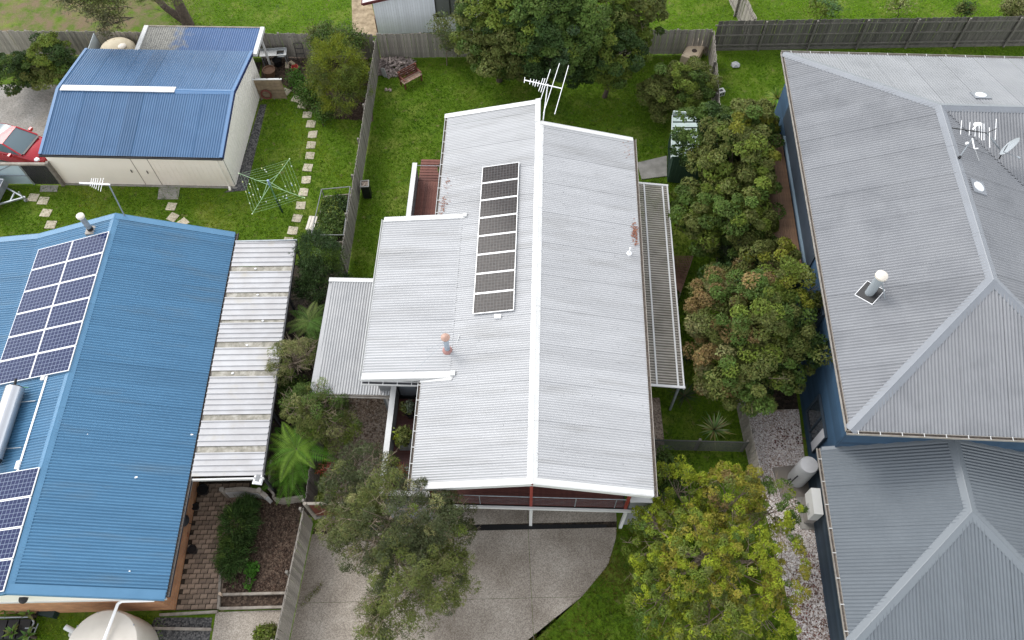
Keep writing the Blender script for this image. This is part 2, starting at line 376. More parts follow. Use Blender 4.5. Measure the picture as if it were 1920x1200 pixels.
# stepping stones
rs = random.Random(3)
ORD = ['first','second','third','fourth','fifth','sixth','seventh','eighth','ninth','tenth','eleventh','twelfth','thirteenth','fourteenth','fifteenth']
steps = [(536,172,30),(556,185,20),(567,197,10),(576,215,0),(583,232,5),(586,252,0),(583,272,3),(581,292,0),(577,314,5),(574,337,0),(569,360,5),(564,385,0),(557,409,8),(549,432,5),(540,452,5)]
for i, (a, b, r) in enumerate(steps):
    p = P(a, b, .03); w = .24
    pts = [(rs.uniform(.9,1.05)*w*sx, rs.uniform(.85,1.05)*w*1.05*sy) for sx, sy in ((-1,-1),(0,-1.02),(1,-1),(1,1),(0,1.02),(-1,1))]
    o = MB().prism(pts, -.03, .035).build('stepping_stone', M_stone)
    o.location = (p.x, p.y, 0); o.rotation_euler = (0,0,math.radians(-r))
    tag(o, ORD[i]+' stepping stone from the slat screen in the curved row across the lawn', 'stepping stone', 'stepping stones curving across the lawn')
for i, (a, b, r) in enumerate([(321,387,4),(324,407,25),(343,417,40)]):
    p = P(a, b, .03); o = MB().prism([(-.25,-.23),(.23,-.25),(.25,.22),(-.22,.25)], -.03, .035).build('stepping_stone', M_stone)
    o.location = (p.x, p.y, 0); o.rotation_euler = (0,0,math.radians(-r)); tag(o, ('nearest','middle','farthest')[i]+' of three stepping stones from the garage door pad to the blue roof', 'stepping stone', 'stepping stones below the shed door')
for i, (a, b, r) in enumerate([(62,370,3),(81,376,2),(86,399,5),(95,421,0)]):
    p = P(a, b, .03); o = MB().prism([(-.27,-.23),(.25,-.25),(.27,.22),(-.24,.25)], -.03, .035).build('stepping_stone', M_stone)
    o.location = (p.x, p.y, 0); o.rotation_euler = (0,0,math.radians(-r)); tag(o, ('sandy stepping stone nearest the trailer drawbar','sandy stepping stone just right of the one nearest the drawbar','sandy stepping stone midway between trailer and blue house','sandy stepping stone against the blue house roof edge')[i], 'stepping stone', 'stepping stones beside the trailer')

# loose pebbles on the gravel strip
def pebbles(name, poly, n, s0, s1, cols, z=.012):
    r = np.random.default_rng(9); xs, ys = zip(*poly); V = []; Fc = []; C = []
    base = np.array([(1,0,0),(0,1,0),(-1,0,0),(0,-1,0),(0,0,.7),(0,0,-.5)])
    tri = [(0,1,4),(1,2,4),(2,3,4),(3,0,4)]
    k = 0
    while k < n:
        x, y = r.uniform(min(xs), max(xs)), r.uniform(min(ys), max(ys))
        if not inpoly(x, y, poly): continue
        s = r.uniform(s0, s1); a = r.uniform(0, 6.28); ca, sa = math.cos(a), math.sin(a); q = r.uniform(.6, 1.0)
        b = base * s; bx = b[:,0]*ca - b[:,1]*sa*q; by = b[:,0]*sa + b[:,1]*ca*q
        o_ = len(V)
        for i in range(6): V.append((x+bx[i], y+by[i], z+b[i,2]+.004))
        Fc += [tuple(t+o_ for t in f) for f in tri]
        c = np.array(cols[r.integers(len(cols))]) * r.uniform(.8, 1.15); C += [(*c, 1)]*6
        k += 1
    me = bpy.data.meshes.new(name); me.from_pydata(V, [], Fc)
    at = me.color_attributes.new('Col', 'FLOAT_COLOR', 'POINT'); at.data.foreach_set('color', np.array(C, dtype=np.float32).ravel())
    o = link(name, me, leaf_mat('pebble', 0.0, .8)); return o
def inpoly(x, y, poly):
    c = False; n = len(poly); j = n-1
    for i in range(n):
        xi, yi = poly[i][0], poly[i][1]; xj, yj = poly[j][0], poly[j][1]
        if (yi > y) != (yj > y) and x < (xj-xi)*(y-yi)/(yj-yi)+xi: c = not c
        j = i
    return c
o = pebbles('pebbles', [(9.85,13.8),(12.3,13.8),(12.1,11.5),(12.55,4.3),(12.8,2.5),(10.9,2.5),(10.5,4.5),(10.0,11.5)], 14000, .018, .045, [(.70,.66,.64),(.62,.57,.545),(.76,.73,.71),(.30,.24,.21),(.52,.46,.43)])
tag(o, 'loose pale pinkish pebbles spread along the grey house wall', 'pebbles', None, 'stuff')
o = pebbles('leaf_litter', [(-7.9,16.5),(-4.9,16.5),(-4.95,10.2),(-7.6,10.0)], 2600, .03, .07, [(.26,.19,.14),(.36,.29,.23),(.16,.11,.08),(.42,.36,.30)], .018)
tag(o, 'dry brown leaf litter under the white porch and feathery shrubs', 'leaf litter', None, 'stuff')
o = pebbles('wood_chips', [tuple(p) for p in pxs((425,925),(560,940),(540,1105),(418,1110))], 2200, .02, .06, [(.06,.038,.028),(.10,.065,.048),(.04,.026,.02),(.15,.105,.078)], .016)
tag(o, 'brown bark chips covering the bed beside the rosemary bush', 'bark chips', None, 'stuff')
o = pebbles('leaf_litter', [tuple(p)[:2] for p in pxs((1500,1040),(1575,1000),(1600,1200),(1500,1210),(1470,1120))], 800, .02, .05, [(.16,.10,.075),(.24,.16,.12),(.10,.06,.05),(.20,.08,.07)], .035)
tag(o, 'brown leaf litter over the lower end of the gravel strip', 'leaf litter', None, 'stuff')
o = pebbles('leaf_litter', [tuple(p)[:2] for p in pxs((1440,800),(1500,795),(1510,830),(1450,850))], 70, .025, .06, [(.10,.06,.05),(.15,.07,.06)], .035)
tag(o, 'scattered dark leaves on the gravel below the rusty tree', 'leaf litter', None, 'stuff')
# ---------------------------------------------------------------- roofing
def corr(parent, mat_, o, e, s, poly, pitch=.1, amp=.014, sheet=.8, name='roof_sheet', shape='sin', lift=.006):
    o, e, s = Vector(o), Vector(e).normalized(), Vector(s).normalized(); n = e.cross(s)
    if n.z < 0: n = -n
    A = [p[0] for p in poly]; a0, a1 = min(A), max(A); np_ = len(poly); outs = []
    def brange(a):
        bs = []
        for i in range(np_):
            (x0, y0), (x1, y1) = poly[i], poly[(i+1) % np_]
            if abs(x1-x0) < 1e-9:
                if abs(a-x0) < 1e-6: bs += [y0, y1]
            elif min(x0, x1)-1e-9 <= a <= max(x0, x1)+1e-9: bs.append(y0+(y1-y0)*(a-x0)/(x1-x0))
        return (min(bs), max(bs)) if bs else None
    ns = max(1, int(math.ceil((a1-a0)/sheet-1e-6)))
    for k in range(ns):
        s0, s1 = a0+k*sheet, min(a1, a0+(k+1)*sheet)
        if s1-s0 < .02: continue
        m = max(2, int(round((s1-s0)/pitch*6))); V = []; Fq = []
        for i in range(m+1):
            a = s0+(s1-s0)*i/m; r = brange(min(max(a, a0+1e-6), a1-1e-6))
            ph = (a-a0)/pitch
            if shape == 'sin': h = amp*math.sin(2*math.pi*ph)
            else:
                f = ph % 1.0; h = amp if f < .18 else 0.0
            h += lift*(k % 2) + .02
            for b in r:
                V.append(tuple(o+e*a+s*b+n*h))
        for i in range(m): Fq.append((2*i, 2*i+2, 2*i+3, 2*i+1))
        me = bpy.data.meshes.new(name); me.from_pydata(V, [], Fq)
        if shape == 'sin': me.polygons.foreach_set('use_smooth', [True]*len(Fq))
        me.update(); outs.append(link(name, me, mat_, parent))
    return outs
def cap(parent, mat_, p, q, dl, dr, w=.17, name='ridge_cap', up=.035, roll=.03):
    """folded capping along p-q; dl, dr point down the two slopes"""
    p, q, dl, dr = Vector(p), Vector(q), Vector(dl).normalized(), Vector(dr).normalized()
    L_ = (q-p).length; ns = max(1, int(round(L_/2.3)))
    if ns > 1:   # lapped lengths
        d_ = (q-p)/ns
        for i in range(ns): o_ = cap(parent, mat_, p+d_*i-(d_.normalized()*.06 if i else Vector()), p+d_*(i+1), dl, dr, w, name, up+.005*(i % 2), roll)
        return o_
    u = Vector((0,0,up)); t = Vector((0,0,-.025)); r = Vector((0,0,roll))
    mb = MB(); sec = [dl*w+u+t, dl*w+u, dl*.03+u+r*.6, u+r, dr*.03+u+r*.6, dr*w+u, dr*w+u+t]
    vs = [p+x for x in sec]+[q+x for x in sec]; n = len(sec)
    mb.add(vs, [(i, i+1, n+i+1, n+i) for i in range(n-1)])
    return mb.build(name, mat_, parent)
def gutter(parent, mat_, p, q, out, w=.12, d=.11, name='gutter', inner=None, brackets=0):
    p, q, out = Vector(p), Vector(q), Vector(out).normalized(); z = Vector((0,0,1)); mb = MB()
    e = (q-p).normalized(); L = (q-p).length
    c = (p+q)/2
    mb.obox(c+out*(.008)-z*d/2, e*L/2, out*.006, z*d/2)
    mb.obox(c+out*(w)-z*d/2, e*L/2, out*.008, z*d/2)
    mb.obox(c+out*(w/2)-z*(d-.006), e*L/2, out*(w/2+.007), z*.006)
    g = mb.build(name, mat_, parent)
    if inner: MB().obox(c+out*(w/2)-z*(d-.035), e*(L/2-.01), out*(w/2-.012), z*.012).build('debris', inner, g)
    for i in range(brackets):
        MB().obox(p+e*(L*(i+.5)/brackets)+out*(w/2)-z*.002, e*.012, out*(w/2+.01), z*.006).build('bracket', M_white_trim, g)
    return g
def solar_panel(parent, fr_, origin, e, s, w, h, m_face, m_frame, lift=.12):
    """panel whose lower-left corner is at origin; w along s (down-slope side), h along e"""
    origin, e, s = Vector(origin), Vector(e).normalized(), Vector(s).normalized(); n = e.cross(s)
    if n.z < 0: n = -n
    t = bpy.data.objects.new('solar_panel', None); COL.objects.link(t); t.empty_display_size = .1
    R = Matrix.Identity(4)
    xax = s; yax = n.cross(s)
    for i, ax in enumerate((xax, yax, n)):
        for j in range(3): R[j][i] = ax[j]
    R.translation = origin + n*lift
    t.parent = parent; t.matrix_local = fr_.i @ R
    sg = 1 if yax.dot(e) > 0 else -1
    y0, y1 = (0, h) if sg > 0 else (-h, 0)
    f = .024
    fr = MB().box(0, w, y0, y0+f, -.035, .005).box(0, w, y1-f, y1, -.035, .005).box(0, f, y0+f, y1-f, -.035, .005).box(w-f, w, y0+f, y1-f, -.035, .005)
    fr.build('frame', m_frame, t)
    MB().box(f, w-f, y0+f, y1-f, -.02, .0).build('cell_face', m_face, t)
    MB().box(.2, .24, y0+.02, y1-.02, -lift+.015, -.036).box(w-.3, w-.26, y0+.02, y1-.02, -lift+.015, -.036).build('mounting_rail', M_galv, t)
    return t
def wall_box(parent, mat_, x0, x1, y0, y1, z0, z1, name='wall'): return MB().box(x0, x1, y0, y1, z0, z1).build(name, mat_, parent)
def window(parent, c, ax, n, w, h, mf, mg, cols=2, rows=1, name='window'):
    """c centre on wall face, ax horizontal unit, n outward"""
    c, ax, n = Vector(c), Vector(ax).normalized(), Vector(n).normalized(); z = Vector((0,0,1)); mb = MB(); f = .05
    for sx in (-1, 1): mb.obox(c+ax*sx*(w/2-f/2)+n*.03, ax*f/2, n*.05, z*h/2)
    for sz in (-1, 1): mb.obox(c+z*sz*(h/2-f/2)+n*.03, ax*(w/2-f), n*.05, z*f/2)
    for i in range(1, cols): mb.obox(c+ax*(-w/2+w*i/cols)+n*.03, ax*f/2, n*.045, z*(h/2-f))
    for i in range(1, rows): mb.obox(c+z*(-h/2+h*i/rows)+n*.03, ax*(w/2-f), n*.04, z*f/2)
    fr = mb.build(name, mf, parent)
    for i in range(cols):
        for j in range(rows):
            MB().obox(c+ax*(-w/2+w*(i+.5)/cols)+z*(-h/2+h*(j+.5)/rows)+n*.02, ax*(w/cols/2-.01), n*.008, z*(h/rows/2-.01)).build('pane', mg, fr)
    return fr

# ---------------------------------------------------------------- main white-roofed house
FH = Frame(-3.73, 9.16, -3.0)
H = thing('white_house', 'raised house with pale corrugated gable roof in the middle of the picture', 'house', FH.o, FH.r)
ZE, ZR, UR, UW = 4.6, 5.6, 4.3, 8.6
roofL = bpy.data.objects.new('roof', None); COL.objects.link(roofL); roofL.parent = H; roofL['label'] = 'pale corrugated metal roof with white ridge capping'
sl = Vector((UR, 0, ZR-ZE)).normalized(); SLN = math.hypot(UR, ZR-ZE)
def zl(u): return ZE+(ZR-ZE)*u/UR if u <= UR else ZR-(ZR-ZE)*(u-UR)/(UW-UR)
cut = 1.1; cl = cut/UR*SLN
corr(roofL, M_white_roof, (0,.02,ZE), (0,1,0), sl, [(0,0),(4.42,0),(4.42,SLN-.03),(0,SLN-.03)], .098, .02, .784)
corr(roofL, M_white_roof, (0,4.44,ZE), (0,1,0), sl, [(0,cl-.1),(7.5,cl-.1),(7.5,SLN-.03),(0,SLN-.03)], .098, .02, .784)
corr(roofL, M_white_roof, (0,11.94,ZE), (0,1,0), sl, [(0,0),(6.14,0),(6.14,SLN-.03),(0,SLN-.03)], .098, .02, .784)
sr = Vector((-(UW-UR), 0, ZR-ZE)).normalized()
corr(roofL, M_white_roof, (UW,.02,ZE), (0,1,0), sr, [(0,0),(16.72,0),(16.72,SLN-.03),(0,SLN-.03)], .098, .018, .784)
# lower-pitched side wing
UX, ZX = -2.32, 4.5; zc = zl(cut)
sx_ = Vector((cut-UX, 0, zc-ZX)); SXL = sx_.length
corr(roofL, M_white_roof, (UX,4.40,ZX), (0,1,0), sx_, [(0,0),(7.6,0),(7.6,SXL),(0,SXL)], .118, .023, .826)
cap(roofL, M_white_trim, (UR,-.02,ZR), (UR,16.80,ZR), (-UR,0,-(ZR-ZE)), (UR,0,-(ZR-ZE)), .19)
MB().obox((UR-.11,17.5,ZR+.02), (.10,0,.023), (0,.70,0), (0,0,.025)).build('flashing', M_white_trim, roofL)
MB().box(UR-.02,UR+.03,16.76,18.2,ZR-.35,ZR+.04).build('barge_board', M_white_trim, roofL)
def barge(v, ua, ub, w=.20, m=M_white_trim, par=roofL, face=.22, zfun=zl, dy=0):
    a = Vector((ua, v, zfun(ua)+.045)); b = Vector((ub, v, zfun(ub)+.045)); e = (b-a).normalized(); n = Vector((0,1,0))
    up = e.cross(n);  up = up if up.z > 0 else -up
    mb = MB().obox((a+b)/2, e*((b-a).length/2), n*w/2, up*.012)
    mb.obox((a+b)/2+n*(dy*(w/2+.004))-up*(face/2-.012), e*((b-a).length/2), n*.014, up*face/2)
    return mb.build('barge_flashing', m, par)
barge(.10, .02, UR-.05, .22, dy=-1); barge(.10, UR+.05, UW-.02, .22, dy=-1)
barge(18.02, -.15, UR-.03, .24, dy=1); barge(16.72, UR+.06, UW-.02, .20, dy=1)
zx = lambda u: ZX+(zc-ZX)*(u-UX)/(cut-UX)
barge(4.44, UX, cut+.12, .26, zfun=zx, dy=-1, face=.26); barge(11.96, UX, cut+.12, .22, zfun=zx, dy=1, face=.26)
MB().box(cut+.02,cut+.20,4.36,4.56,zc+.02,zc+.14).build('end_cap', M_white_trim, roofL)
MB().box(cut+.02,cut+.18,11.9,12.06,zc+.02,zc+.14).build('end_cap', M_white_trim, roofL)
MB().obox(((.02+cut)/2,4.23,zl(.55)+.05), (.62,0,.145), (0,.05,0), (0,0,.02)).build('flashing', M_white_trim, roofL)
gutter(roofL, M_gutter_tan, (UW,0,ZE+.03), (UW,16.78,ZE+.03), (1,0,0), .12, .11, inner=M_debris)
gutter(roofL, M_white_trim, (0,.02,ZE+.03), (0,4.40,ZE+.03), (-1,0,0), .12, .11, inner=M_debris, brackets=7)
gutter(roofL, M_white_trim, (0,12.0,ZE+.03), (0,18.1,ZE+.03), (-1,0,0), .12, .11, inner=M_debris, brackets=9)
gutter(roofL, M_white_trim, (UX,4.3,ZX+.03), (UX,12.0,ZX+.03), (-1,0,0), .10, .10)
gutter(roofL, M_white_trim, (UX,4.30,ZX-.06), (-.12,4.30,ZX-.06), (0,-1,0), .14, .11, inner=M_gutter_dark, brackets=4)
# roof screws
scr = MB(); rr = random.Random(2)
for k in range(21):
    for f_ in (.06, .25, .5, .75, .96):
        if rr.random() < .75:
            b = SLN*f_; p = Vector((UW,0,ZE))+sr*b; scr.ico((p.x, .45+k*.784+rr.uniform(-.2,.2), p.z+.045), .016,.016,.010)
        if rr.random() < .6:
            p = Vector((0,0,ZE))+sl*(SLN*f_); y = .45+k*.784+rr.uniform(-.2,.2)
            if p.x > 1.2: scr.ico((p.x, y, p.z+.045), .015,.015,.010)
tag(scr.build('screw', mat('screw', (.2,.2,.21), .5), roofL), kind='stuff')
# blown leaves caught along the eaves
def leaf_pile(parent, c, sx, sy, n, zf, name='dry_leaves', seed=1, s=.035):
    r = random.Random(seed); mb = MB()
    for i in range(n):
        x, y = r.gauss(c[0], sx), r.gauss(c[1], sy); a = r.uniform(0, 6.28); q = r.uniform(.5, 1.2)*s
        z = zf(x)+.05+r.uniform(0,.03); d = Vector((math.cos(a), math.sin(a), r.uniform(-.3,.3)))*q*1.6; w = Vector((-math.sin(a), math.cos(a), r.uniform(-.3,.3)))*q*.7
        p = Vector((x,y,z)); mb.add([p-d,p+w,p+d,p-w], [(0,1,2,3)])
    return tag(mb.build(name, mat('dry_leaf', (.16,.05,.03), .8, 0, (.26,.12,.07), 8), parent), kind='stuff')
leaf_pile(roofL, (8.42,11.45), .07, .20, 110, zl, seed=4); leaf_pile(roofL, (8.45,10.9), .05, .12, 16, zl, seed=5)
leaf_pile(roofL, (.20,12.75), .09, .32, 70, zl, seed=6, s=.028); leaf_pile(roofL, (.25,13.9), .08, .2, 22, zl, seed=7, s=.028)
leaf_pile(roofL, (8.3,15.9), .12, .25, 18, zl, seed=8, s=.025)
# walls
wall_box(H, M_render, .50, 8.15, 2.1, 16.3, 0, 4.55)
wall_box(H, M_render, -1.95, .49, 4.75, 11.7, 0, 4.40)
M_clad_red = mat('red_brown_cladding', (.12,.035,.028), .6, 0, (.09,.026,.022), 3)
wall_box(H, M_clad_red, .52, 8.13, 2.0, 2.09, 2.25, 4.5, 'front_cladding')
window(H, (2.6,2.0,3.35), (1,0,0), (0,-1,0), 2.4, 1.9, M_black, M_glass, 3); window(H, (6.0,2.0,3.35), (1,0,0), (0,-1,0), 2.4, 1.9, M_black, M_glass, 3)
MB().box(.45,8.2,2.1,16.3,4.5,4.54).build('ceiling', M_white_trim, H)
gable = MB().add([(.02,2.04,4.5),(UW-.02,2.04,4.5),(UR,2.04,ZR-.06)], [(0,1,2)]).add([(.02,16.31,4.5),(UW-.02,16.31,4.5),(UR,16.31,ZR-.06)], [(2,1,0)])
gable.build('gable_wall', M_clad_red, H)
garage = MB().box(1.0,4.0,2.06,2.09,.05,2.1).box(4.5,7.5,2.06,2.09,.05,2.1); garage.build('garage_door', M_render, H)
# front deck
deck = bpy.data.objects.new('front_deck', None); COL.objects.link(deck); deck.parent = H
dm = MB().box(.62,7.80,-.0585,.0585,-.02,0).mesh('deck_board'); dm.materials.append(M_deck_dark)
for k in range(14):
    o = link('deck_board', dm, None, deck); o.location = (0,.36+k*.122,2.22)
MB().box(.55,7.86,.28,2.05,2.03,2.19).build('joist', M_black, deck)
MB().box(-.4,8.75,.17,.245,2.02,2.20).build('fascia_beam', M_white_trim, deck)
MB().tube((.62,.30,3.2),(7.8,.30,3.2),.022).build('handrail', M_galv, deck, True)
for u in (2.35,5.95,7.45): MB().tube((u,.30,2.2),(u,.30,3.19),.018).build('stanchion', M_galv, deck, True)
for i in range(5): MB().tube((.62,.30,2.36+i*.15),(7.8,.30,2.36+i*.15),.004,n=4).build('rail_wire', M_galv, deck)
for u in (.60,4.28,7.86):
    MB().box(u-.055,u+.055,.25,.36,2.205,zl(u)-.08).build('post', M_timber_red, H)
for u in (4.29,7.90): MB().box(u-.06,u+.06,.13,.25,0,2.015).build('lower_post', M_white_trim, H)
for a, b in ((-1.35,.50),(7.98,8.75)):
    w = MB().box(a,b,.30,.42,0,3.0).build('parapet', M_render, H); MB().box(a-.03,b+.03,.26,.46,3.005,3.06).build('cap', M_white_trim, w)
MB().box(8.62,8.74,.5,1.6,0,3.0).build('parapet', M_render, H); MB().box(8.58,8.78,.47,1.62,3.005,3.06).build('cap', M_white_trim, H)
# side verandah
ver = bpy.data.objects.new('verandah', None); COL.objects.link(ver); ver.parent = H
w = MB().box(-1.40,-1.22,.45,4.68,0,3.12).build('parapet', M_render, ver); MB().box(-1.42,-1.20,.30,4.70,3.125,3.18).build('cap', M_white_trim, w)
dm2 = MB().box(-1.21,.47,-.0585,.0585,-.02,0).mesh('deck_board'); dm2.materials.append(M_deck_dark)
for k in range(34):
    o = link('deck_board', dm2, None, ver); o.location = (0,.50+k*.122,2.22)
MB().box(-1.22,.5,.45,4.7,2.05,2.19).build('joist', M_black, ver)
window(H, (-.40,4.73,3.32), (1,0,0), (0,-1,0), 1.55, 2.1, M_black, mat('curtain_glass', (.16,.18,.20), .12, spec=.6), 2, 2, 'glass_door')
# rear deck with steps
rd = bpy.data.objects.new('rear_deck', None); COL.objects.link(rd); rd.parent = H
w = MB().box(-1.63,-1.50,11.75,16.35,0,3.1).build('parapet', M_render, rd); MB().box(-1.68,-1.46,11.72,16.42,3.105,3.16).build('cap', M_white_trim, w)
dm3 = MB().box(-.0585,.0585,11.75,16.1,-.02,0).mesh('deck_board'); dm3.materials.append(M_deck)
for k in range(16):
    o = link('deck_board', dm3, None, rd); o.location = (-1.43+k*.122,0,2.22)
tm = MB().box(-1.48,.45,-.07,.07,-.03,0).mesh('tread'); tm.materials.append(M_deck)
for k in range(8):
    o = link('tread', tm, None, rd); o.location = (0,16.2+k*.19,2.22-.02*k)
MB().tube((-1.5,16.30,3.1),(.4,16.30,3.1),.018).build('handrail', M_galv, rd, True)
MB().box(-1.5,.45,11.75,17.6,1.8,2.02).build('joist', M_black, rd)
# low porch roof
pr = bpy.data.objects.new('porch', None); COL.objects.link(pr); pr.parent = H; pr['label'] = 'low flat grey corrugated porch roof on the left side'
corr(pr, M_porch_roof, (-4.66,4.55,2.60), (1,0,0), (0,5.5,.10), [(0,0),(3.24,0),(3.24,.45),(2.75,.45),(2.75,5.4),(0,5.4)][:0] or [(0,0),(2.72,0),(2.72,5.4),(0,5.4)], .112, .02, .784)
corr(pr, M_porch_roof, (-1.93,4.55,2.60), (1,0,0), (0,5.5,.10), [(0,0),(.52,0),(.52,.3),(0,.3)], .112, .02, .784)
MB().box(-4.80,-4.52,4.55,10.05,2.62,2.66).build('edge_flashing', M_porch_roof, pr)
MB().box(-4.80,-2.0,9.90,10.10,2.70,2.745).build('edge_flashing', M_white_trim, pr)
gutter(pr, M_gutter_tan, (-4.78,4.53,2.62), (-1.40,4.53,2.62), (0,-1,0), .1, .1)
for u, v in ((-4.6,4.7),(-4.6,7.3),(-4.6,9.9),(-1.75,4.68)): MB().box(u-.045,u+.045,v-.045,v+.045,0,2.57).build('post', M_white_trim, pr)
# translucent side awning
def awning_mat():
    m = bpy.data.materials.new('awning_sheet'); m.use_nodes = True; N = m.node_tree.nodes; L = m.node_tree.links
    b = N['Principled BSDF']; b.inputs['Roughness'].default_value = .5
    a = N.new('ShaderNodeAttribute'); a.attribute_name = 'Col'; L.new(a.outputs['Color'], b.inputs['Base Color'])
    t = N.new('ShaderNodeBsdfTransparent'); t.inputs[0].default_value = (.75,.66,.55,1)
    n = N.new('ShaderNodeTexNoise'); n.inputs['Scale'].default_value = 1.6; n.inputs['Detail'].default_value = 6
    tc = N.new('ShaderNodeTexCoord'); L.new(tc.outputs['Object'], n.inputs['Vector'])
    mr = N.new('ShaderNodeMapRange'); mr.inputs['From Min'].default_value = .3; mr.inputs['From Max'].default_value = .7; mr.inputs['To Min'].default_value = .12; mr.inputs['To Max'].default_value = .42; L.new(n.outputs['Fac'], mr.inputs[0])
    x = N.new('ShaderNodeMixShader'); L.new(mr.outputs[0], x.inputs[0]); L.new(b.outputs[0], x.inputs[1]); L.new(t.outputs[0], x.inputs[2]); L.new(x.outputs[0], N['Material Output'].inputs['Surface'])
    return m
aw = bpy.data.objects.new('awning', None); COL.objects.link(aw); aw.parent = H; aw['label'] = 'grimy translucent corrugated awning along the right side of the house'
AM = awning_mat()
shs = corr(aw, AM, (8.95,5.2,2.80), (0,1,0), (1.42,0,-.16), [(0,0),(10.5,0),(10.5,1.43),(0,1.43)], .125, .02, 1.5, 'awning_sheet')
for sh in shs:   # grime settled in the valleys of the corrugation
    me = sh.data; at = me.color_attributes.new('Col', 'FLOAT_COLOR', 'POINT')
    for i, v in enumerate(me.vertices):
        ph = ((v.co.y-5.2)/.125) % 1.0; k = .5+.5*math.sin(2*math.pi*ph)
        c = [x0+(x1-x0)*k for x0, x1 in zip((.085,.072,.056), (.46,.425,.37))]; at.data[i].color = (*c, 1)
for u in (9.27, 10.14): 
    z = 2.80-.16*(u-8.95)/1.42; MB().box(u-.035,u+.035,5.22,15.66,z+.043,z+.055).build('batten', M_white_trim, aw); MB().box(u-.035,u+.035,5.22,15.66,z-.12,z-.03).build('purlin', M_sleeper, aw)
for v in (6.9,8.6,10.7,13.2,15.0): MB().beam((8.95,v,2.825),(10.35,v,2.67),.03,.012).build('cross_strap', M_sleeper, aw)
for v in (5.20,15.70): MB().beam((8.85,v,2.85),(10.42,v,2.68),.10,.06).build('end_flashing', M_white_trim, aw)
MB().box(10.34,10.40,5.15,15.75,2.58,2.72).build('edge_beam', M_white_trim, aw)
MB().box(10.28,10.33,5.2,15.7,2.56,2.64).build('gutter', M_gutter_dark, aw)
for v in (5.4,10.4,15.6): MB().box(10.20,10.29,v-.045,v+.045,0,2.58).build('post', M_galv, aw)
# flue
fl = bpy.data.objects.new('flue', None); COL.objects.link(fl); fl.parent = H; fl['label'] = 'grey flue pipe with copper cap and pink collar'
zb = zx(.93)
MB().lathe((.93,5.48,zb), [(.20,.0),(.20,.04),(.15,.10),(.13,.14),(.10,.14)], 20).build('collar', mat('pink_collar', (.34,.18,.16), .7), fl, True)
MB().lathe((.93,5.48,zb), [(.105,.02),(.105,1.0)], 20).build('pipe', mat('flue_grey', (.30,.35,.40), .4, .2), fl, True)
MB().lathe((.93,5.48,zb), [(.09,1.0),(.17,1.02),(.175,1.07),(.10,1.13),(.02,1.15)], 20).build('cap', M_cap_copper, fl, True)
for q in ((-.35,4.55),(.1,5.5),(2.2,5.9)):
    MB().tube((.93,5.48,zb+.75),(q[0],q[1],(zx(q[0]) if q[0]<1.1 else zl(q[0]))+.05),.006,n=4).build('guy_wire', M_galv, fl)
MB().beam((1.25,5.7,zb+.05),(1.35,6.1,zb+.16),.03,.02).build('bracket', M_white_trim, fl)
vp = MB().tube((8.13,10.3,zl(8.13)+.02),(8.13,10.3,zl(8.13)+.45),.035,n=10).lathe((8.13,10.3,zl(8.13)+.02),[(.12,0),(.10,.05),(.04,.08)],12); vp.build('vent_pipe', M_white_paint, roofL, True)
# solar panels
M_cells_dark = panel_mat('cells_dark', (.022,.020,.020), (.085,.082,.082), 12, 6, (.045,.038,.036))
M_panel_frame_w = mat('panel_frame_silver', (.62,.63,.64), .35, .3)
names = ['topmost','second','third','fourth','fifth','sixth','seventh','lowest']
e_w = FH.m.to_3x3() @ Vector((0,1,0)); s_w = FH.m.to_3x3() @ sl
for k in range(8):
    i = 7-k; pl = Vector((1.86,6.96+k*.943,zl(1.86)))
    solar_panel(H, FH, FH.m @ pl, e_w, s_w, 1.66, .915, M_cells_dark, M_panel_frame_w, .13)
ib = MB().box(2.7,2.95,6.70,6.86,zl(2.8)+.03,zl(2.8)+.12); ib.build('isolator_box', M_white_paint, roofL)

# ---------------------------------------------------------------- blue-roofed house
FB = Frame(-12.65, 6.02, 0.0)
B = thing('blue_house', 'brick house with bright blue corrugated gable roof at the left edge', 'house', FB.o, 0)
bz, br, bu, bl = 2.4, 4.0, -4.83, 16.28
rb = bpy.data.objects.new('roof', None); COL.objects.link(rb); rb.parent = B; rb['label'] = 'bright blue corrugated metal roof'
sB = Vector((bu,0,br-bz)); LB = sB.length
corr(rb, M_blue_roof, (0,.02,bz), (0,1,0), sB, [(0,0),(bl-.04,0),(bl-.04,LB-.02),(0,LB-.02)], .117, .024, .82)
slp = (br-bz)/abs(bu); xb = -8.95; zbk = br-(bu-xb)*slp; xo = -14.0; zo = zbk-.55
corr(rb, M_blue_roof, (xb,.02,zbk), (0,1,0), (bu-xb,0,br-zbk), [(0,0),(bl-.04,0),(bl-.04,math.hypot(bu-xb,br-zbk)-.02),(0,math.hypot(bu-xb,br-zbk)-.02)], .117, .024, .82)
corr(rb, M_blue_roof, (xo,.02,zo), (0,1,0), (xb-xo,0,zbk-zo), [(0,0),(bl-.04,0),(bl-.04,math.hypot(xb-xo,zbk-zo)),(0,math.hypot(xb-xo,zbk-zo))], .117, .024, .82)
cap(rb, M_blue_trim, (bu,-.02,br), (bu,bl+.02,br), (-1,0,-slp), (1,0,-slp), .20)
def zb_(u): return br-abs(u-bu)*slp
def bargeB(v, ua, ub, w, dy): return barge(v, ua, ub, w, M_blue_trim, rb, .16, zb_, dy)
bargeB(.16,bu+.04,-.02,.34,-1); bargeB(.12,xb,bu-.04,.26,-1); bargeB(bl-.14,bu+.04,-.02,.28,1); bargeB(bl-.14,xb,bu-.04,.28,1)
zfl = lambda u: zbk+(u-xb)*(zbk-zo)/(xb-xo)
barge(bl-.14, xo, xb, .28, M_blue_trim, rb, .16, zfl, 1); barge(.12, xo, xb, .26, M_blue_trim, rb, .16, zfl, -1)
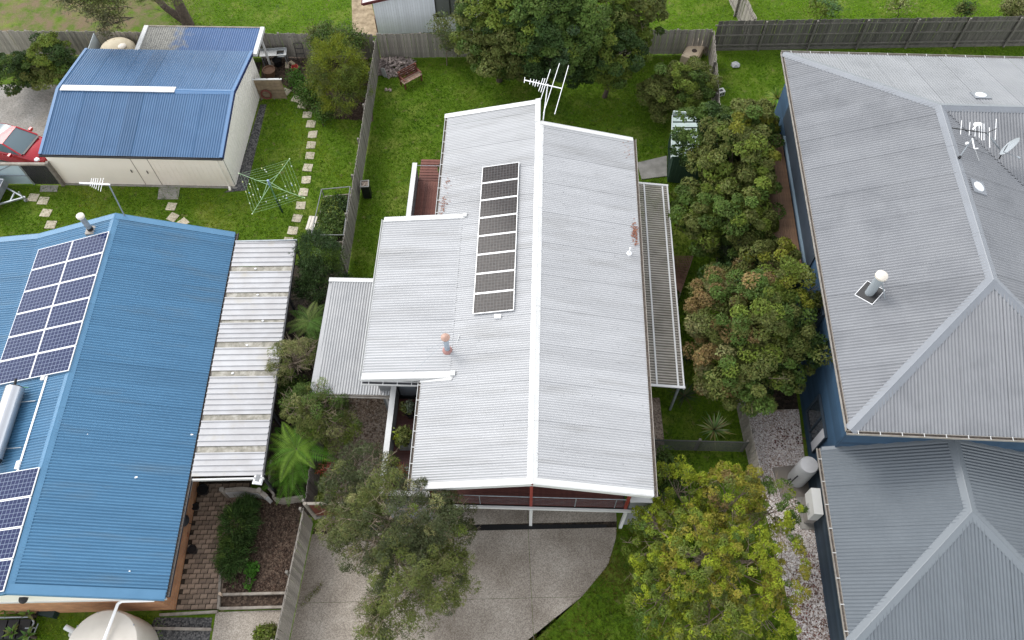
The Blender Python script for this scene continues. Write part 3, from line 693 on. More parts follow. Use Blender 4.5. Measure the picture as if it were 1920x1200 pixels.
gutter(rb, M_gutter_dark, (0,.1,bz+.03), (0,bl,bz+.03), (1,0,0), .12, .11, inner=M_debris)
# brick walls
def brick_mat(name, c1, c2, mort, sc):
    m = bpy.data.materials.new(name); m.use_nodes = True; N = m.node_tree.nodes; L = m.node_tree.links
    b = N['Principled BSDF']; b.inputs['Roughness'].default_value = .85
    tc = N.new('ShaderNodeTexCoord'); sp = N.new('ShaderNodeSeparateXYZ'); L.new(tc.outputs['Object'], sp.inputs[0])
    ad = N.new('ShaderNodeMath'); L.new(sp.outputs[0], ad.inputs[0]); L.new(sp.outputs[1], ad.inputs[1])
    cb = N.new('ShaderNodeCombineXYZ'); L.new(ad.outputs[0], cb.inputs[0]); L.new(sp.outputs[2], cb.inputs[1])
    t = N.new('ShaderNodeTexBrick'); t.inputs['Scale'].default_value = 1.0; t.inputs['Brick Width'].default_value = .24; t.inputs['Row Height'].default_value = .086; t.inputs['Mortar Size'].default_value = .008
    t.inputs['Color1'].default_value = (*c1,1); t.inputs['Color2'].default_value = (*c2,1); t.inputs['Mortar'].default_value = (*mort,1); L.new(cb.outputs[0], t.inputs['Vector'])
    n = N.new('ShaderNodeTexNoise'); n.inputs['Scale'].default_value = 3; L.new(tc.outputs['Object'], n.inputs['Vector'])
    h = N.new('ShaderNodeHueSaturation'); mr = N.new('ShaderNodeMapRange'); mr.inputs['To Min'].default_value = .6; mr.inputs['To Max'].default_value = 1.4; L.new(n.outputs['Fac'], mr.inputs[0]); L.new(mr.outputs[0], h.inputs['Value']); L.new(t.outputs[0], h.inputs['Color']); L.new(h.outputs[0], b.inputs['Base Color'])
    bp = N.new('ShaderNodeBump'); bp.inputs['Distance'].default_value = .01; bp.invert = True; L.new(t.outputs['Fac'], bp.inputs['Height']); L.new(bp.outputs[0], b.inputs['Normal'])
    return m
M_brick = brick_mat('orange_brick', (.50,.235,.10), (.40,.165,.075), (.34,.27,.20), 1)
wall_box(B, M_brick, -13.4, -.56, .10, bl-.25, 0, 2.33)
gb = MB().add([(-8.9,.06,2.34),(-.10,.06,2.34),(-.10,.06,2.42),(bu,.06,br-.03),(-8.9,.06,zb_(-8.9)-.03)], [(0,1,2,3,4)]).add([(-8.9,bl-.2,2.34),(-.10,bl-.2,2.34),(-.10,bl-.2,2.42),(bu,bl-.2,br-.03),(-8.9,bl-.2,zb_(-8.9)-.03)], [(4,3,2,1,0)])
gb.build('gable_board', M_cream, B)
MB().box(-13.4,-.02,.03,.09,2.22,2.36).build('fascia', M_white_trim, B)
MB().lathe((bu+.1,.0,3.05), [(.16,0),(.16,.05),(.1,.08)], 14).build('gable_lamp', M_black, B, True)
for vv in (5.0, 8.0, 12.0): window(B, (-.55,vv,1.4), (0,1,0), (1,0,0), 1.5, 1.1, M_white_trim, M_glass, 2)
# flue
fb = bpy.data.objects.new('flue', None); COL.objects.link(fb); fb.parent = B; fb['label'] = 'short silver flue pipe with pale cap'
q = FB.P(172,433,3.6); zq = zb_(q.x)
MB().box(q.x-.2,q.x+.2,q.y-.25,q.y+.2,zq-.05,zq+.09).build('collar', M_gutter_tan, fb)
MB().lathe((q.x,q.y,zq), [(.13,0),(.13,.25)], 18).build('base_band', M_black, fb, True)
MB().lathe((q.x,q.y,zq), [(.12,.25),(.12,.95)], 18).build('pipe', M_galv, fb, True)
MB().lathe((q.x,q.y,zq), [(.12,.95),(.17,.98),(.17,1.08),(.13,1.11)], 18).build('cap', M_beige, fb, True)
# solar panels on the blue roof
M_cells_blue = panel_mat('cells_blue', (.011,.019,.060), (.15,.18,.25), 10, 6, (.018,.024,.075))
M_panel_frame = mat('panel_frame_white', (.78,.78,.78), .4)
npl = Vector((-slp,0,1)).normalized()
def onB(px, py): return FB.PL(px, py, Vector((bu,0,br))+npl*.13, npl)
a = onB(207,432); b_ = onB(136,693); c_ = onB(0,713); d_ = onB(77,458)
wtot = (a-d_).length; hstep = (a-b_).length/6
sdir2 = Vector((bu-xb,0,br-zbk)).normalized()
rown = ['top','second','third','fourth','fifth','bottom']
for k in range(6):
    for j in range(2):
        org = Vector((a.x,0,0)) - sdir2*(wtot*(2-j)/2)
        org = Vector((a.x-(wtot*(2-j)/2)*sdir2.x, b_.y+k*hstep, 0)); org.z = zb_(org.x)
        solar_panel(B, FB, FB.m @ org, (0,1,0), sdir2, wtot/2-.025, hstep-.03, M_cells_blue, M_panel_frame, .13)
a2 = onB(77,874); b2 = onB(12,1108); h2 = (a2-b2).length/4
for k in range(4):
    for j in range(2):
        org = Vector((a2.x-(wtot*(2-j)/2)*sdir2.x, b2.y+k*h2, 0)); org.z = zb_(org.x)
        solar_panel(B, FB, FB.m @ org, (0,1,0), sdir2, wtot/2-.025, h2-.03, M_cells_blue, M_panel_frame, .13)
cd = [FB.PL(x, y, (bu,0,br+.05), npl) for x, y in ((90,700),(33,884))]
MB().beam(cd[0], cd[1], .07, .05).build('conduit', M_white_paint, rb)
for px_, py_ in ((82,706),(34,872)):
    q = FB.PL(px_, py_, (bu,0,br+.05), npl); MB().obox(q, (.09,0,.03), (0,.16,0), (-.01,0,.05)).build('isolator_box', M_white_paint, rb)
for px_, py_, k_ in ((255,895,.06),(243,1071,.03),(360,815,.045),(164,814,.02)):
    q = FB.PL(px_, py_, (bu,0,br+.04), Vector((slp,0,1)).normalized()); MB().ico(q,k_*1.3,k_*.8,k_*.5,random.Random(px_),.3).build('bird_dropping', M_white_paint, rb)
# solar hot water unit
hw = thing('solar_water_heater', 'silver cylinder solar water heater with grey collectors on the blue roof', 'water heater', FB.o)
q0 = onB(36,735); q1 = onB(0,855); tx = (q0.x+q1.x)/2-.02; tz = zb_(tx)+.46; y0, y1 = q1.y-.25, q0.y
mb = MB().tube((tx,y0,tz),(tx,y1,tz),.34,n=28); mb.build('tank', mat('polished_steel', (.50,.51,.53), .3, .8), hw, True)
MB().tube((tx,y1,tz),(tx,y1+.05,tz),.35,.30,28).tube((tx,y0-.12,tz),(tx,y0,tz),.30,.35,28).build('end_cap', M_black, hw, True)
MB().tube((tx+.05,y1+.1,tz-.1),(tx+.42,y1+.1,tz-.15),.025).build('valve', mat('green_brass', (.08,.25,.18), .4), hw, True)
MB().tube((tx-.05,y1+.05,tz),(tx-.05,y1+.4,tz+.05),.05).build('pipe', M_black, hw, True)
for k in range(2):
    y = y0+k*1.32; x1 = tx-.10; x0 = x1-1.9
    mb = MB().obox(((x0+x1)/2,y+.65,(zb_(x0)+zb_(x1))/2+.12), sdir2*1.0, (0,.63,0), npl*.04)
    mb.build('collector', mat('collector_grey', (.42,.44,.47), .25), hw)
for y in (y0+.5,y1-.5): MB().beam((tx,y,tz-.25),(tx+.9,y,zb_(tx+.9)+.05),.03,.02).build('strap', M_galv, hw)
# white carport roof beside it
cp = thing('white_carport', 'white ribbed carport roof with grimy bands beside the blue house', 'carport', (FB.o.x,FB.o.y,0))
def cy(py): return FB.P(440, py, 2.42).y
seg = [(455,500),(510,549),(558,600),(606,641),(652,695),(706,777),(788,836),(848,892)]
M_wsheet = mat('white_sheet', (0.448, 0.448, 0.456), .45, 0, (0.392, 0.384, 0.384), 1.5, objvar=.03, col3=(.40,.38,.34), scale3=1.0, lo3=.58, hi3=.74)
M_grime = mat('grimy_sheet', (.34,.315,.265), .8, 0, (.20,.19,.155), 5, 6, col3=(.42,.40,.35), scale3=3)
X0, X1 = .10, 2.83
prev = None
for (t_, b__) in seg:
    y1_, y0_ = cy(t_), cy(b__)
    n = max(2, round((y1_-y0_)/.26)); pt = (y1_-y0_)/n; V = []; Fq = []
    prof = []
    for i in range(n):
        for f_, h in ((0,.0),(.70,.0),(.76,.05),(.92,.05)): prof.append((y0_+(i+f_)*pt, h))
    prof.append((y1_, 0)); 
    for y, h in prof: V += [(X0,y,2.46+h),(X1,y,2.40+h)]
    Fq = [(2*i,2*i+1,2*i+3,2*i+2) for i in range(len(prof)-1)]
    me = bpy.data.meshes.new('roof_sheet'); me.from_pydata(V, [], Fq); link('roof_sheet', me, M_wsheet, cp)
    if prev: MB().add([(X0,y1_,2.425),(X1,y1_,2.365),(X1,prev,2.365),(X0,prev,2.425)], [(0,1,2,3)]).build('grimy_pan', M_grime, cp)
    prev = y0_
ya, yb = cy(895), cy(455)
MB().box(X1+.01,X1+.07,ya,yb,2.26,2.42).build('gutter', M_gutter_dark, cp); MB().box(X0-.02,X1+.07,yb+.005,yb+.06,2.38,2.50).build('end_flashing', M_galv, cp)
MB().box(X0,X1+.07,ya-.07,ya-.01,2.25,2.40).build('edge_beam', M_white_trim, cp)
for i in range(5):
    y = ya+.1+(yb-ya-.2)*i/4; MB().box(X1-.1,X1-.01,y-.045,y+.045,0,2.25).build('post', M_gutter_dark, cp); MB().beam((X0,y,2.33),(X1,y,2.29),.05,.11).build('rafter', M_gutter_dark, cp)
rr = random.Random(8); bd = MB()
for (x, y) in ((1.2,cy(505)),(1.5,cy(554)),(1.9,cy(603)),(1.4,cy(648)),(1.0,cy(700))): bd.ico((x,y,2.44),.06,.05,.03,rr,.2)
bd.build('bird_dropping', M_white_paint, cp)
# ---------------------------------------------------------------- blue-roofed garage
FS = Frame(-23.25, 27.55, -3.2)
S = thing('garage', 'cream metal garage with blue corrugated roof at the upper left', 'garage', FS.o, FS.r)
sw, sd, sze, szr = 9.2, 7.45, 2.3, 3.0; mid = sd/2
rsh = bpy.data.objects.new('roof', None); COL.objects.link(rsh); rsh.parent = S; rsh['label'] = 'blue corrugated roof, left part of its ridge cap white'
ss = Vector((0,mid,szr-sze)); SL = ss.length
fs_ = corr(rsh, M_shed_roof, (.02,-.06,sze), (1,0,0), ss, [(0,0),(sw-.04,0),(sw-.04,SL),(0,SL)], .125, .02, .765)
bs_ = corr(rsh, M_shed_roof, (.02,sd+.06,sze), (1,0,0), (0,-mid,szr-sze), [(0,0),(sw-.04,0),(sw-.04,SL),(0,SL)], .125, .016, .765)
M_shed_dark = mat('shed_roof_dark', (.034,.090,.178), .5, 0, (.040,.10,.196), .8)
for L_ in (fs_, bs_): L_[5].data.materials.clear(); L_[5].data.materials.append(M_shed_dark)
M_shed_trim = mat('shed_trim', (.055,.145,.29), .42)
MB().obox((3.2,mid+.06,szr+.05),(2.95,0,0),(0,.20,-.02),(0,0,.025)).build('ridge_cap', mat('white_ridge', (0.629, 0.6375, 0.6545), .4, 0, (0.561, 0.5695, 0.5865), 3), rsh)
cap(rsh, M_shed_trim, (6.16,mid,szr+.01), (sw,mid,szr+.01), (0,1,-.19), (0,-1,-.19), .18)
for u, m_ in ((.07,M_shed_trim),(sw-.07,M_shed_trim)):
    for sgn in (-1,1):
        a = Vector((u,mid+sgn*(mid+.06),sze+.055)); b = Vector((u,mid,szr+.06)); MB().beam(a,b,.15,.03).build('barge_flashing', m_, rsh)
for sgn in (-1,1): MB().beam((sw+.015,mid+sgn*(mid+.06),sze-.03),(sw+.015,mid,szr-.02),.02,.16).build('barge_board', mat('navy_trim', (.015,.03,.11), .4), rsh)
gutter(rsh, M_gutter_dark, (0,-.06,sze+.02), (sw,-.06,sze+.02), (0,-1,0), .09, .09)
xs = [.12, 4.42, 5.28, sw-.10]
for i in range(3):
    MB().box(xs[i]+.012, xs[i+1]-.012, .04, .10, .03, sze-.03).build(('wall_panel','sliding_door','wall_panel')[i], M_cream, S)
ribs = MB()
for i in range(14): ribs.box(5.45+i*.26, 5.47+i*.26, .025, .0395, .05, sze-.05)
ribs.build('wall_ribs', M_cream, S)
MB().box(4.405,4.435,.028,.039,.03,sze-.04).box(5.265,5.295,.028,.039,.03,sze-.04).build('door_seam', M_gutter_tan, S)
MB().box(4.9,4.93,-.01,.03,.95,1.15).box(4.1,4.13,-.01,.03,1.0,1.2).build('door_handle', M_black, S)
MB().tube((sw-.38,-.03,.1),(sw-.38,-.03,sze-.1),.04).tube((sw-.38,-.03,.1),(sw-.30,-.25,.06),.06).build('downpipe', M_cream, S, True)
for uu in (sw-.09, .12):
    sd_ = MB().add([(uu,.10,.02),(uu,sd-.05,.02),(uu,sd-.05,sze-.02),(uu,mid,szr-.03),(uu,.10,sze-.02)], [(0,1,2,3,4) if uu > 1 else (4,3,2,1,0)]); sd_.build('side_wall', M_cream, S)
rb2 = MB()
for i in range(28): 
    y = .2+i*.26; zt = sze+(szr-sze)*(1-abs(y-mid)/mid)-.06; rb2.box(sw-.088,sw-.072,y,y+.05,.03,zt)
rb2.build('wall_ribs', M_cream, S)
MB().box(.12,sw-.1,sd-.1,sd-.05,.02,sze-.02).build('back_wall', M_cream, S)
MB().box(-.02,sw,-.08,.02,0,.03).build('footing', M_concrete, S)
# lean-to at the back of the garage
LT = thing('lean_to', 'low blue lean-to roof with white edges behind the garage', 'lean-to', FS.o, FS.r)
M_lichen = mat('lichen_roof', (.035,.09,.21), .5, 0, (.045,.105,.235), 1.0)
def lich():
    m = M_lichen; N = m.node_tree.nodes; L = m.node_tree.links; b = N['Principled BSDF']; src = b.inputs['Base Color'].links[0].from_socket
    tc = N.new('ShaderNodeTexCoord'); sp = N.new('ShaderNodeSeparateXYZ'); L.new(tc.outputs['Object'], sp.inputs[0])
    n = N.new('ShaderNodeTexNoise'); n.inputs['Scale'].default_value = 2.2; n.inputs['Detail'].default_value = 6; L.new(tc.outputs['Object'], n.inputs['Vector'])
    mr = N.new('ShaderNodeMapRange'); mr.inputs['From Min'].default_value = 6.2; mr.inputs['From Max'].default_value = 3.2; L.new(sp.outputs[0], mr.inputs[0])
    ad = N.new('ShaderNodeMath'); ad.operation = 'ADD'; L.new(mr.outputs[0], ad.inputs[0]); L.new(n.outputs['Fac'], ad.inputs[1])
    r2 = N.new('ShaderNodeMapRange'); r2.inputs['From Min'].default_value = .75; r2.inputs['From Max'].default_value = 1.1; L.new(ad.outputs[0], r2.inputs[0])
    n2 = N.new('ShaderNodeTexNoise'); n2.inputs['Scale'].default_value = 9; L.new(tc.outputs['Object'], n2.inputs['Vector'])
    mc = N.new('ShaderNodeMix'); mc.data_type = 'RGBA'; L.new(n2.outputs['Fac'], mc.inputs[0]); mc.inputs[6].default_value = (.05,.05,.055,1); mc.inputs[7].default_value = (.34,.33,.28,1)
    mx = N.new('ShaderNodeMix'); mx.data_type = 'RGBA'; L.new(r2.outputs[0], mx.inputs[0]); L.new(src, mx.inputs[6]); L.new(mc.outputs[2], mx.inputs[7]); L.new(mx.outputs[2], b.inputs['Base Color'])
lich()
corr(LT, M_lichen, (2.95,sd+.02,2.26), (1,0,0), (0,1.95,.0), [(0,0),(6.3,0),(6.3,1.92),(0,1.92)], .125, .018, 1.05)
MB().box(2.72,2.95,sd,sd+1.98,2.18,2.34).build('edge_beam', M_white_trim, LT)
MB().box(sw+.02,sw+.24,sd-.15,sd+2.0,2.16,2.34).build('edge_beam', M_white_trim, LT)
MB().box(2.75,sw,sd+1.95,sd+2.03,2.16,2.31).build('edge_beam', M_sleeper, LT)
MB().box(sw+.10,sw+.20,sd+1.2,sd+1.3,0,2.15).build('post', M_white_trim, LT)
MB().box(2.8,2.9,sd+1.8,sd+1.9,0,2.15).build('post', M_white_trim, LT)

# ---------------------------------------------------------------- two-storey grey and blue house
FG = Frame(11.87, 10.64, -4.0)
G = thing('grey_house', 'two-storey blue weatherboard house with grey hip roofs at the right edge', 'house', FG.o, FG.r)
gz, gr, gw, gl = 5.5, 7.5, 5.3, 19.3
ru = bpy.data.objects.new('upper_roof', None); COL.objects.link(ru); ru.parent = G
GS = math.hypot(gw, gr-gz); PG, AG = .125, .022
corr(ru, M_grey_roof, (0,0,gz), (0,1,0), (gw,0,gr-gz), [(0,0),(gl,0),(gl-gw,GS),(gw,GS)], PG, AG, .8)
corr(ru, M_grey_roof, (0,0,gz), (1,0,0), (0,gw,gr-gz), [(0,0),(2*gw,0),(gw,GS)], PG, AG, .8)
corr(ru, M_grey_roof, (2*gw,0,gz), (0,1,0), (-gw,0,gr-gz), [(0,0),(gl-2*gw,0),(gl-gw,GS),(gw,GS)], PG, AG, .8)
corr(ru, M_grey_roof, (0,gl,gz), (1,0,0), (0,-gw,gr-gz), [(0,0),(18,0),(18,GS),(gw,GS)], PG, .010, .8)
corr(ru, M_grey_roof, (0,gl-2*gw,gz), (1,0,0), (0,gw,gr-gz), [(2*gw,0),(18,0),(18,GS),(gw,GS)], PG, AG, .8)
k = (gr-gz)/gw; L1, R1, F1, K1 = (-1,0,-k), (1,0,-k), (0,-1,-k), (0,1,-k)
cap(ru, M_grey_trim, (gw,gw,gr), (gw,gl-gw,gr), L1, R1, .24)
cap(ru, M_grey_trim, (gw,gl-gw,gr), (18,gl-gw,gr), F1, K1, .24)
d2 = Vector((1,1,0)).normalized(); 
def hip(p, q, da, db, par=ru, m=M_grey_trim, w=.24): return cap(par, m, p, q, da, db, w, 'hip_cap')
def perp(da, hd):   # direction down a slope plane, square to the hip line
    da, hd = Vector(da).normalized(), Vector(hd).normalized(); x = da-hd*da.dot(hd); return x
hd = Vector((gw,gw,gr-gz)); hip((0,0,gz),(gw,gw,gr), perp(Vector((0,1,0)),hd), perp(Vector((1,0,0)),hd))
hd = Vector((gw,-gw,gr-gz)); hip((0,gl,gz),(gw,gl-gw,gr), perp(Vector((0,-1,0)),hd), perp(Vector((1,0,0)),hd))
hd = Vector((-gw,gw,gr-gz)); hip((2*gw,0,gz),(gw,gw,gr), perp(Vector((0,1,0)),hd), perp(Vector((-1,0,0)),hd))
MB().beam((gw+.1,gl-gw-.1,gr-.03),(2*gw,gl-2*gw,gz+.02),.14,.02).build('valley_flashing', M_gutter_dark, ru)
gutter(ru, M_gutter_tan, (0,0,gz+.04),(0,gl,gz+.04),(-1,0,0),.12,.12,inner=M_debris)
gutter(ru, M_gutter_tan, (-.1,0,gz+.04),(2*gw,0,gz+.04),(0,-1,0),.12,.12,inner=M_debris,brackets=14)
gutter(ru, M_gutter_tan, (-.1,gl,gz+.04),(18,gl,gz+.04),(0,1,0),.12,.12,inner=M_debris,brackets=20)
# lower roof
rl = bpy.data.objects.new('lower_roof', None); COL.objects.link(rl); rl.parent = G
lz, lr, lw = 2.72, 4.22, 4.4; u0, v0, v1 = -.1, -6.72, .42
LS = math.hypot(lw, lr-lz)
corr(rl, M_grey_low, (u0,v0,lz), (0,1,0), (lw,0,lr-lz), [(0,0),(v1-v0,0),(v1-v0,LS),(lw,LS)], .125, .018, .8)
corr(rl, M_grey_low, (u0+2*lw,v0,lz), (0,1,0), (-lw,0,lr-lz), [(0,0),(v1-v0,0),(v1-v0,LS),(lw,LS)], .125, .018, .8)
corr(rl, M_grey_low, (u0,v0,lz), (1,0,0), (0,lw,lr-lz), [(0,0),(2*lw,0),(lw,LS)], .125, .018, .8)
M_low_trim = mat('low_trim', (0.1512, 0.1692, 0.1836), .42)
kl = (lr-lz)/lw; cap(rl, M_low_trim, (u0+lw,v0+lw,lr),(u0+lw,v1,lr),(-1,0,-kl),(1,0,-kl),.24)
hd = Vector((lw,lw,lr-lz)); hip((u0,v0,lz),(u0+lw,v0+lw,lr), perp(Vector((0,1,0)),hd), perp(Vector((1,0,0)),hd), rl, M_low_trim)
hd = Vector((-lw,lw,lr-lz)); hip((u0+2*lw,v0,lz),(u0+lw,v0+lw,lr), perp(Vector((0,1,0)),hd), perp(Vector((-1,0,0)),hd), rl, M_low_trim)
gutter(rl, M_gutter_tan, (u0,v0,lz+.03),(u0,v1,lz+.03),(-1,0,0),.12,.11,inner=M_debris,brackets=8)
MB().beam((u0+.05,v1-.03,lz+.06),(u0+lw,v1-.03,lr+.05),.14,.02).build('wall_flashing', M_low_trim, rl)
MB().beam((u0+2*lw-.05,v1-.03,lz+.06),(u0+lw,v1-.03,lr+.05),.14,.02).build('wall_flashing', M_low_trim, rl)
# walls in lapped weatherboards
M_wb = mat('blue_weatherboard', (.030,.062,.104), .55, 0, (.024,.052,.09), 1.5, objvar=.22)
M_wb_dark = mat('dark_weatherboard', (.022,.035,.052), .55, 0, (.03,.045,.06), 1.5, objvar=.22)
wall_box(G, M_wb, .47, 18, .47, gl-.47, 0, gz-.08)
wall_box(G, M_wb_dark, .27, 8.4, -6.3, .44, 0, lz-.05)
def boards(p0, p1, n, z0, z1, m, step=.21):
    p0, p1, n = Vector(p0), Vector(p1), Vector(n); ax = (p1-p0).normalized(); L = (p1-p0).length; z = z0
    a, h = ax*L/2, Vector((0,0,step/2+.012))-n*.03
    me = MB().obox((0,0,0), a, n*.009, h).mesh('weatherboard'); me.materials.append(m)
    while z < z1:
        o = link('weatherboard', me, None, G); o.location = (p0+p1)/2+n*.042+Vector((0,0,z+step/2)); z += step
boards((.47,.47,0),(.47,gl-.5,0),(-1,0,0),.0,5.3,M_wb); boards((.47,.47,0),(2*gw,.47,0),(0,-1,0),2.7,5.3,M_wb); boards((.27,-6.3,0),(.27,.4,0),(-1,0,0),0,2.6,M_wb_dark)
MB().box(.40,.47,.40,.47,0,gz-.1).build('corner_trim', M_wb, G)
def onwall(px, py, u=.45): return FG.PL(px, py, (u,0,0), (1,0,0))
M_curtain = mat('curtain_white', (.5,.5,.52), .3)
for (pa, pb) in (((1547,722),(1536,818)),((1523,622),(1530,655))):
    a, b = onwall(*pa), onwall(*pb)
window(G, (.37,1.95,1.55), (0,1,0), (-1,0,0), 1.9, 1.7, M_wb_dark, M_glass, 2)
MB().box(.30,.315,1.05,1.45,.75,2.35).build('curtain', M_curtain, G)
window(G, (.37,6.2,3.6), (0,1,0), (-1,0,0), 1.2, 1.1, M_wb_dark, M_glass, 2)
# low timber deck and pale sill band along the wall
bal = bpy.data.objects.new('side_deck', None); COL.objects.link(bal); bal.parent = G
dbm = MB().box(0,.10,8.6,16.8,2.66,2.69).mesh('deck_board'); dbm.materials.append(mat('balcony_board', (.20,.115,.065), .6, 0, (.14,.08,.048), 4, objvar=.15))
for i in range(14): o = link('deck_board', dbm, None, bal); o.location = (-1.15+i*.108,0,0)
MB().box(-1.1,.4,8.6,16.8,2.45,2.64).build('joist', M_soil, bal)
for v_ in (8.8,12.7,16.6): MB().box(-1.05,-.93,v_-.06,v_+.06,0,2.44).build('post', M_wb_dark, bal)
MB().box(.26,.36,8.6,16.2,3.1,3.2).build('sill_band', mat('pale_blue_cap', (.15,.21,.26), .5), bal)
MB().box(.30,.41,8.7,16.1,.42,2.44).build('dark_glazing', M_glass, bal)
MB().box(.345,.385,8.4,17.2,3.25,5.32).build('slate_panel', mat('slate_panel', (.030,.042,.058), .6, 0, (.038,.05,.066), 2), G)
# flue with stays
gf = bpy.data.objects.new('flue', None); COL.objects.link(gf); gf.parent = G; gf['label'] = 'grey flue with white cap and black flashing on the upper roof'
q = FG.PL(1630,550,(0,0,gz),(-(gr-gz),0,gw)); zq = q.z
nn = Vector((-(gr-gz),0,gw)).normalized(); ss2 = Vector((gw,0,gr-gz)).normalized()
MB().obox((q.x,q.y,zq+.04), (ss2*.36+Vector((0,.36,0)))*.72, (ss2*.36-Vector((0,.36,0)))*.72, nn*.02).build('flashing', M_black, gf)
fedge = MB()
for s_ in (-1,1):
    fedge.obox(Vector((q.x,q.y,zq+.045))+(ss2*.36-Vector((0,.36,0)))*.74*s_, (ss2*.36+Vector((0,.36,0)))*.76, (ss2*.36-Vector((0,.36,0)))*.018, nn*.02)
    fedge.obox(Vector((q.x,q.y,zq+.045))+(ss2*.36+Vector((0,.36,0)))*.74*s_, (ss2*.36-Vector((0,.36,0)))*.76, (ss2*.36+Vector((0,.36,0)))*.018, nn*.02)
fedge.build('flashing_edge', M_white_paint, gf)
MB().lathe((q.x,q.y,zq-.1), [(.17,0),(.17,1.25)], 24).build('pipe', mat('flue_pipe_grey', (.30,.33,.35), .35, .2), gf, True)
MB().lathe((q.x,q.y,zq+1.15), [(.18,0),(.23,.02),(.23,.10),(.17,.17),(.05,.20)], 24).build('cap', M_beige, gf, True)
for dv, du in ((-.35,.45),(.55,.55)):
    zt = gz+(q.x+du)*k+.03; MB().tube((q.x+.1,q.y,zq+.95),(q.x+du,q.y+dv,zt),.025).build('stay', M_galv, gf, True)
def skylight(px, py, o, n, up):
    q = FG.PL(px, py, o, n); n = Vector(n).normalized(); up = Vector(up).normalized(); sdv = n.cross(up)
    s = bpy.data.objects.new('skylight', None); COL.objects.link(s); s.parent = G
    MB().obox(q+n*.05, up*.32, sdv*.34, n*.02).build('flashing', M_grey_trim, s)
    r = []; mb = MB(); nseg = 20
    rings = [(.235,.07),(.225,.10),(.15,.14),(.03,.155)]
    vs = [q+n*h+up*(rad*math.cos(2*math.pi*i/nseg))+sdv*(rad*math.sin(2*math.pi*i/nseg)) for rad,h in rings for i in range(nseg)]
    mb.add(vs, [(k2*nseg+i,k2*nseg+(i+1)%nseg,(k2+1)*nseg+(i+1)%nseg,(k2+1)*nseg+i) for k2 in range(3) for i in range(nseg)]+[tuple(3*nseg+i for i in range(nseg))])
    mb.build('dome', mat('dome_white', (.72,.74,.75), .15, spec=.6), s, True)
skylight(1838,181,(0,gl,gz),(0,gr-gz,gw),(0,-gw,gr-gz)); skylight(1833,352,(2*gw,0,gz),(gr-gz,0,gw),(-gw,0,gr-gz))
# things fixed on its roof
def ondish(px, py, h): return FG.m @ FG.PL(px, py, Vector((gw,0,gr+h)), Vector((0,0,1)))
A = thing('television_antenna', 'large white television antenna on the grey hip roof at the right edge', 'antenna', FG.m @ Vector((6.6,11.9,7.1)))
def W(o, p): return Vector(p)-o.location
za = 8.3
bm_ = [P(1785,240,za), P(1853,250,za)]
MB().tube(W(A,bm_[0]),W(A,bm_[1]),.022).tube(W(A,P(1853,248,za)),W(A,P(1869,241,za+.1)),.015).build('boom', M_black, A, True)
for (a, b) in (((1803,226),(1801,252)),((1819,229),(1817,254)),((1829,235),(1828,256)),((1836,237),(1836,258)),((1841,231),(1840,263)),((1845,232),(1845,263)),((1855,239),(1856,277)),((1868,223),(1866,262))):
    MB().tube(W(A,P(*a,za)),W(A,P(*b,za)),.012).build('element', M_white_paint, A, True)
mt = P(1850,256,7.9); MB().tube(W(A,P(1851,250,za)),W(A,P(1874,279,7.15)),.035).build('mast', M_galv, A, True)
A2 = thing('masthead_aerial', 'small white aerial on a sloping pole by the grey roof ridge', 'antenna', FG.m @ Vector((5.5,11,7.45)))
MB().tube(W(A2,P(1798,296,7.5)),W(A2,P(1824,259,8.2)),.022).build('pole', M_galv, A2, True)
MB().tube(W(A2,P(1823,259,8.2)),W(A2,P(1827,279,8.0)),.028).tube(W(A2,P(1827,279,8.0)),W(A2,P(1834,278,8.0)),.022).tube(W(A2,P(1815,268,8.05)),W(A2,P(1811,269,8.05)),.05).build('aerial_head', M_white_paint, A2, True)
MB().tube(W(A2,P(1827,233,8.5)),W(A2,P(1838,233,8.5)),.075,n=12).tube(W(A2,P(1824,243,8.4)),W(A2,P(1830,236,8.5)),.03).build('pod', M_white_paint, A2, True)
MB().tube(W(A2,P(1798,297,7.45)),W(A2,P(1800,294,7.6)),.06).build('foot', M_black, A2, True)
for a, b in (((1828,279),(1836,302)),): MB().tube(W(A2,P(*a,8.0)),W(A2,P(*b,7.1)),.008,n=4).build('cable', M_white_paint, A2)
D = thing('satellite_dish', 'grey satellite dish on the right slope of the grey hip roof', 'satellite dish', P(1873,298,6.9))
c = W(D,P(1890,271,7.6)); nrm = (Vector((-.457,-.635,.62))*.5 + (RT*.72+DN*.70)*.86).normalized()
ua_ = Vector((0,0,1)).cross(nrm).normalized(); ub_ = nrm.cross(ua_); mb = MB(); nseg = 28; vs = []
for k2 in range(6):
    r_ = k2/5.0
    for i in range(nseg):
        t = 2*math.pi*i/nseg; vs.append(c+ua_*(.42*r_*math.cos(t))+ub_*(.46*r_*math.sin(t))+nrm*(.10*r_*r_))
mb.add(vs, [(k2*nseg+i,k2*nseg+(i+1)%nseg,(k2+1)*nseg+(i+1)%nseg,(k2+1)*nseg+i) for k2 in range(5) for i in range(nseg)])
mb.build('reflector', mat('dish_grey', (.66,.69,.71), .5), D, True)
MB().tube((0,0,0),c-nrm*.02,.025).build('mount_pole', M_black, D, True)
MB().tube(c-ub_*.42,c+nrm*.65-ub_*.1,.014).build('feed_arm', M_galv, D, True); MB().tube(c+nrm*.62-ub_*.1,c+nrm*.74-ub_*.08,.04).build('feed_horn', M_galv, D, True)

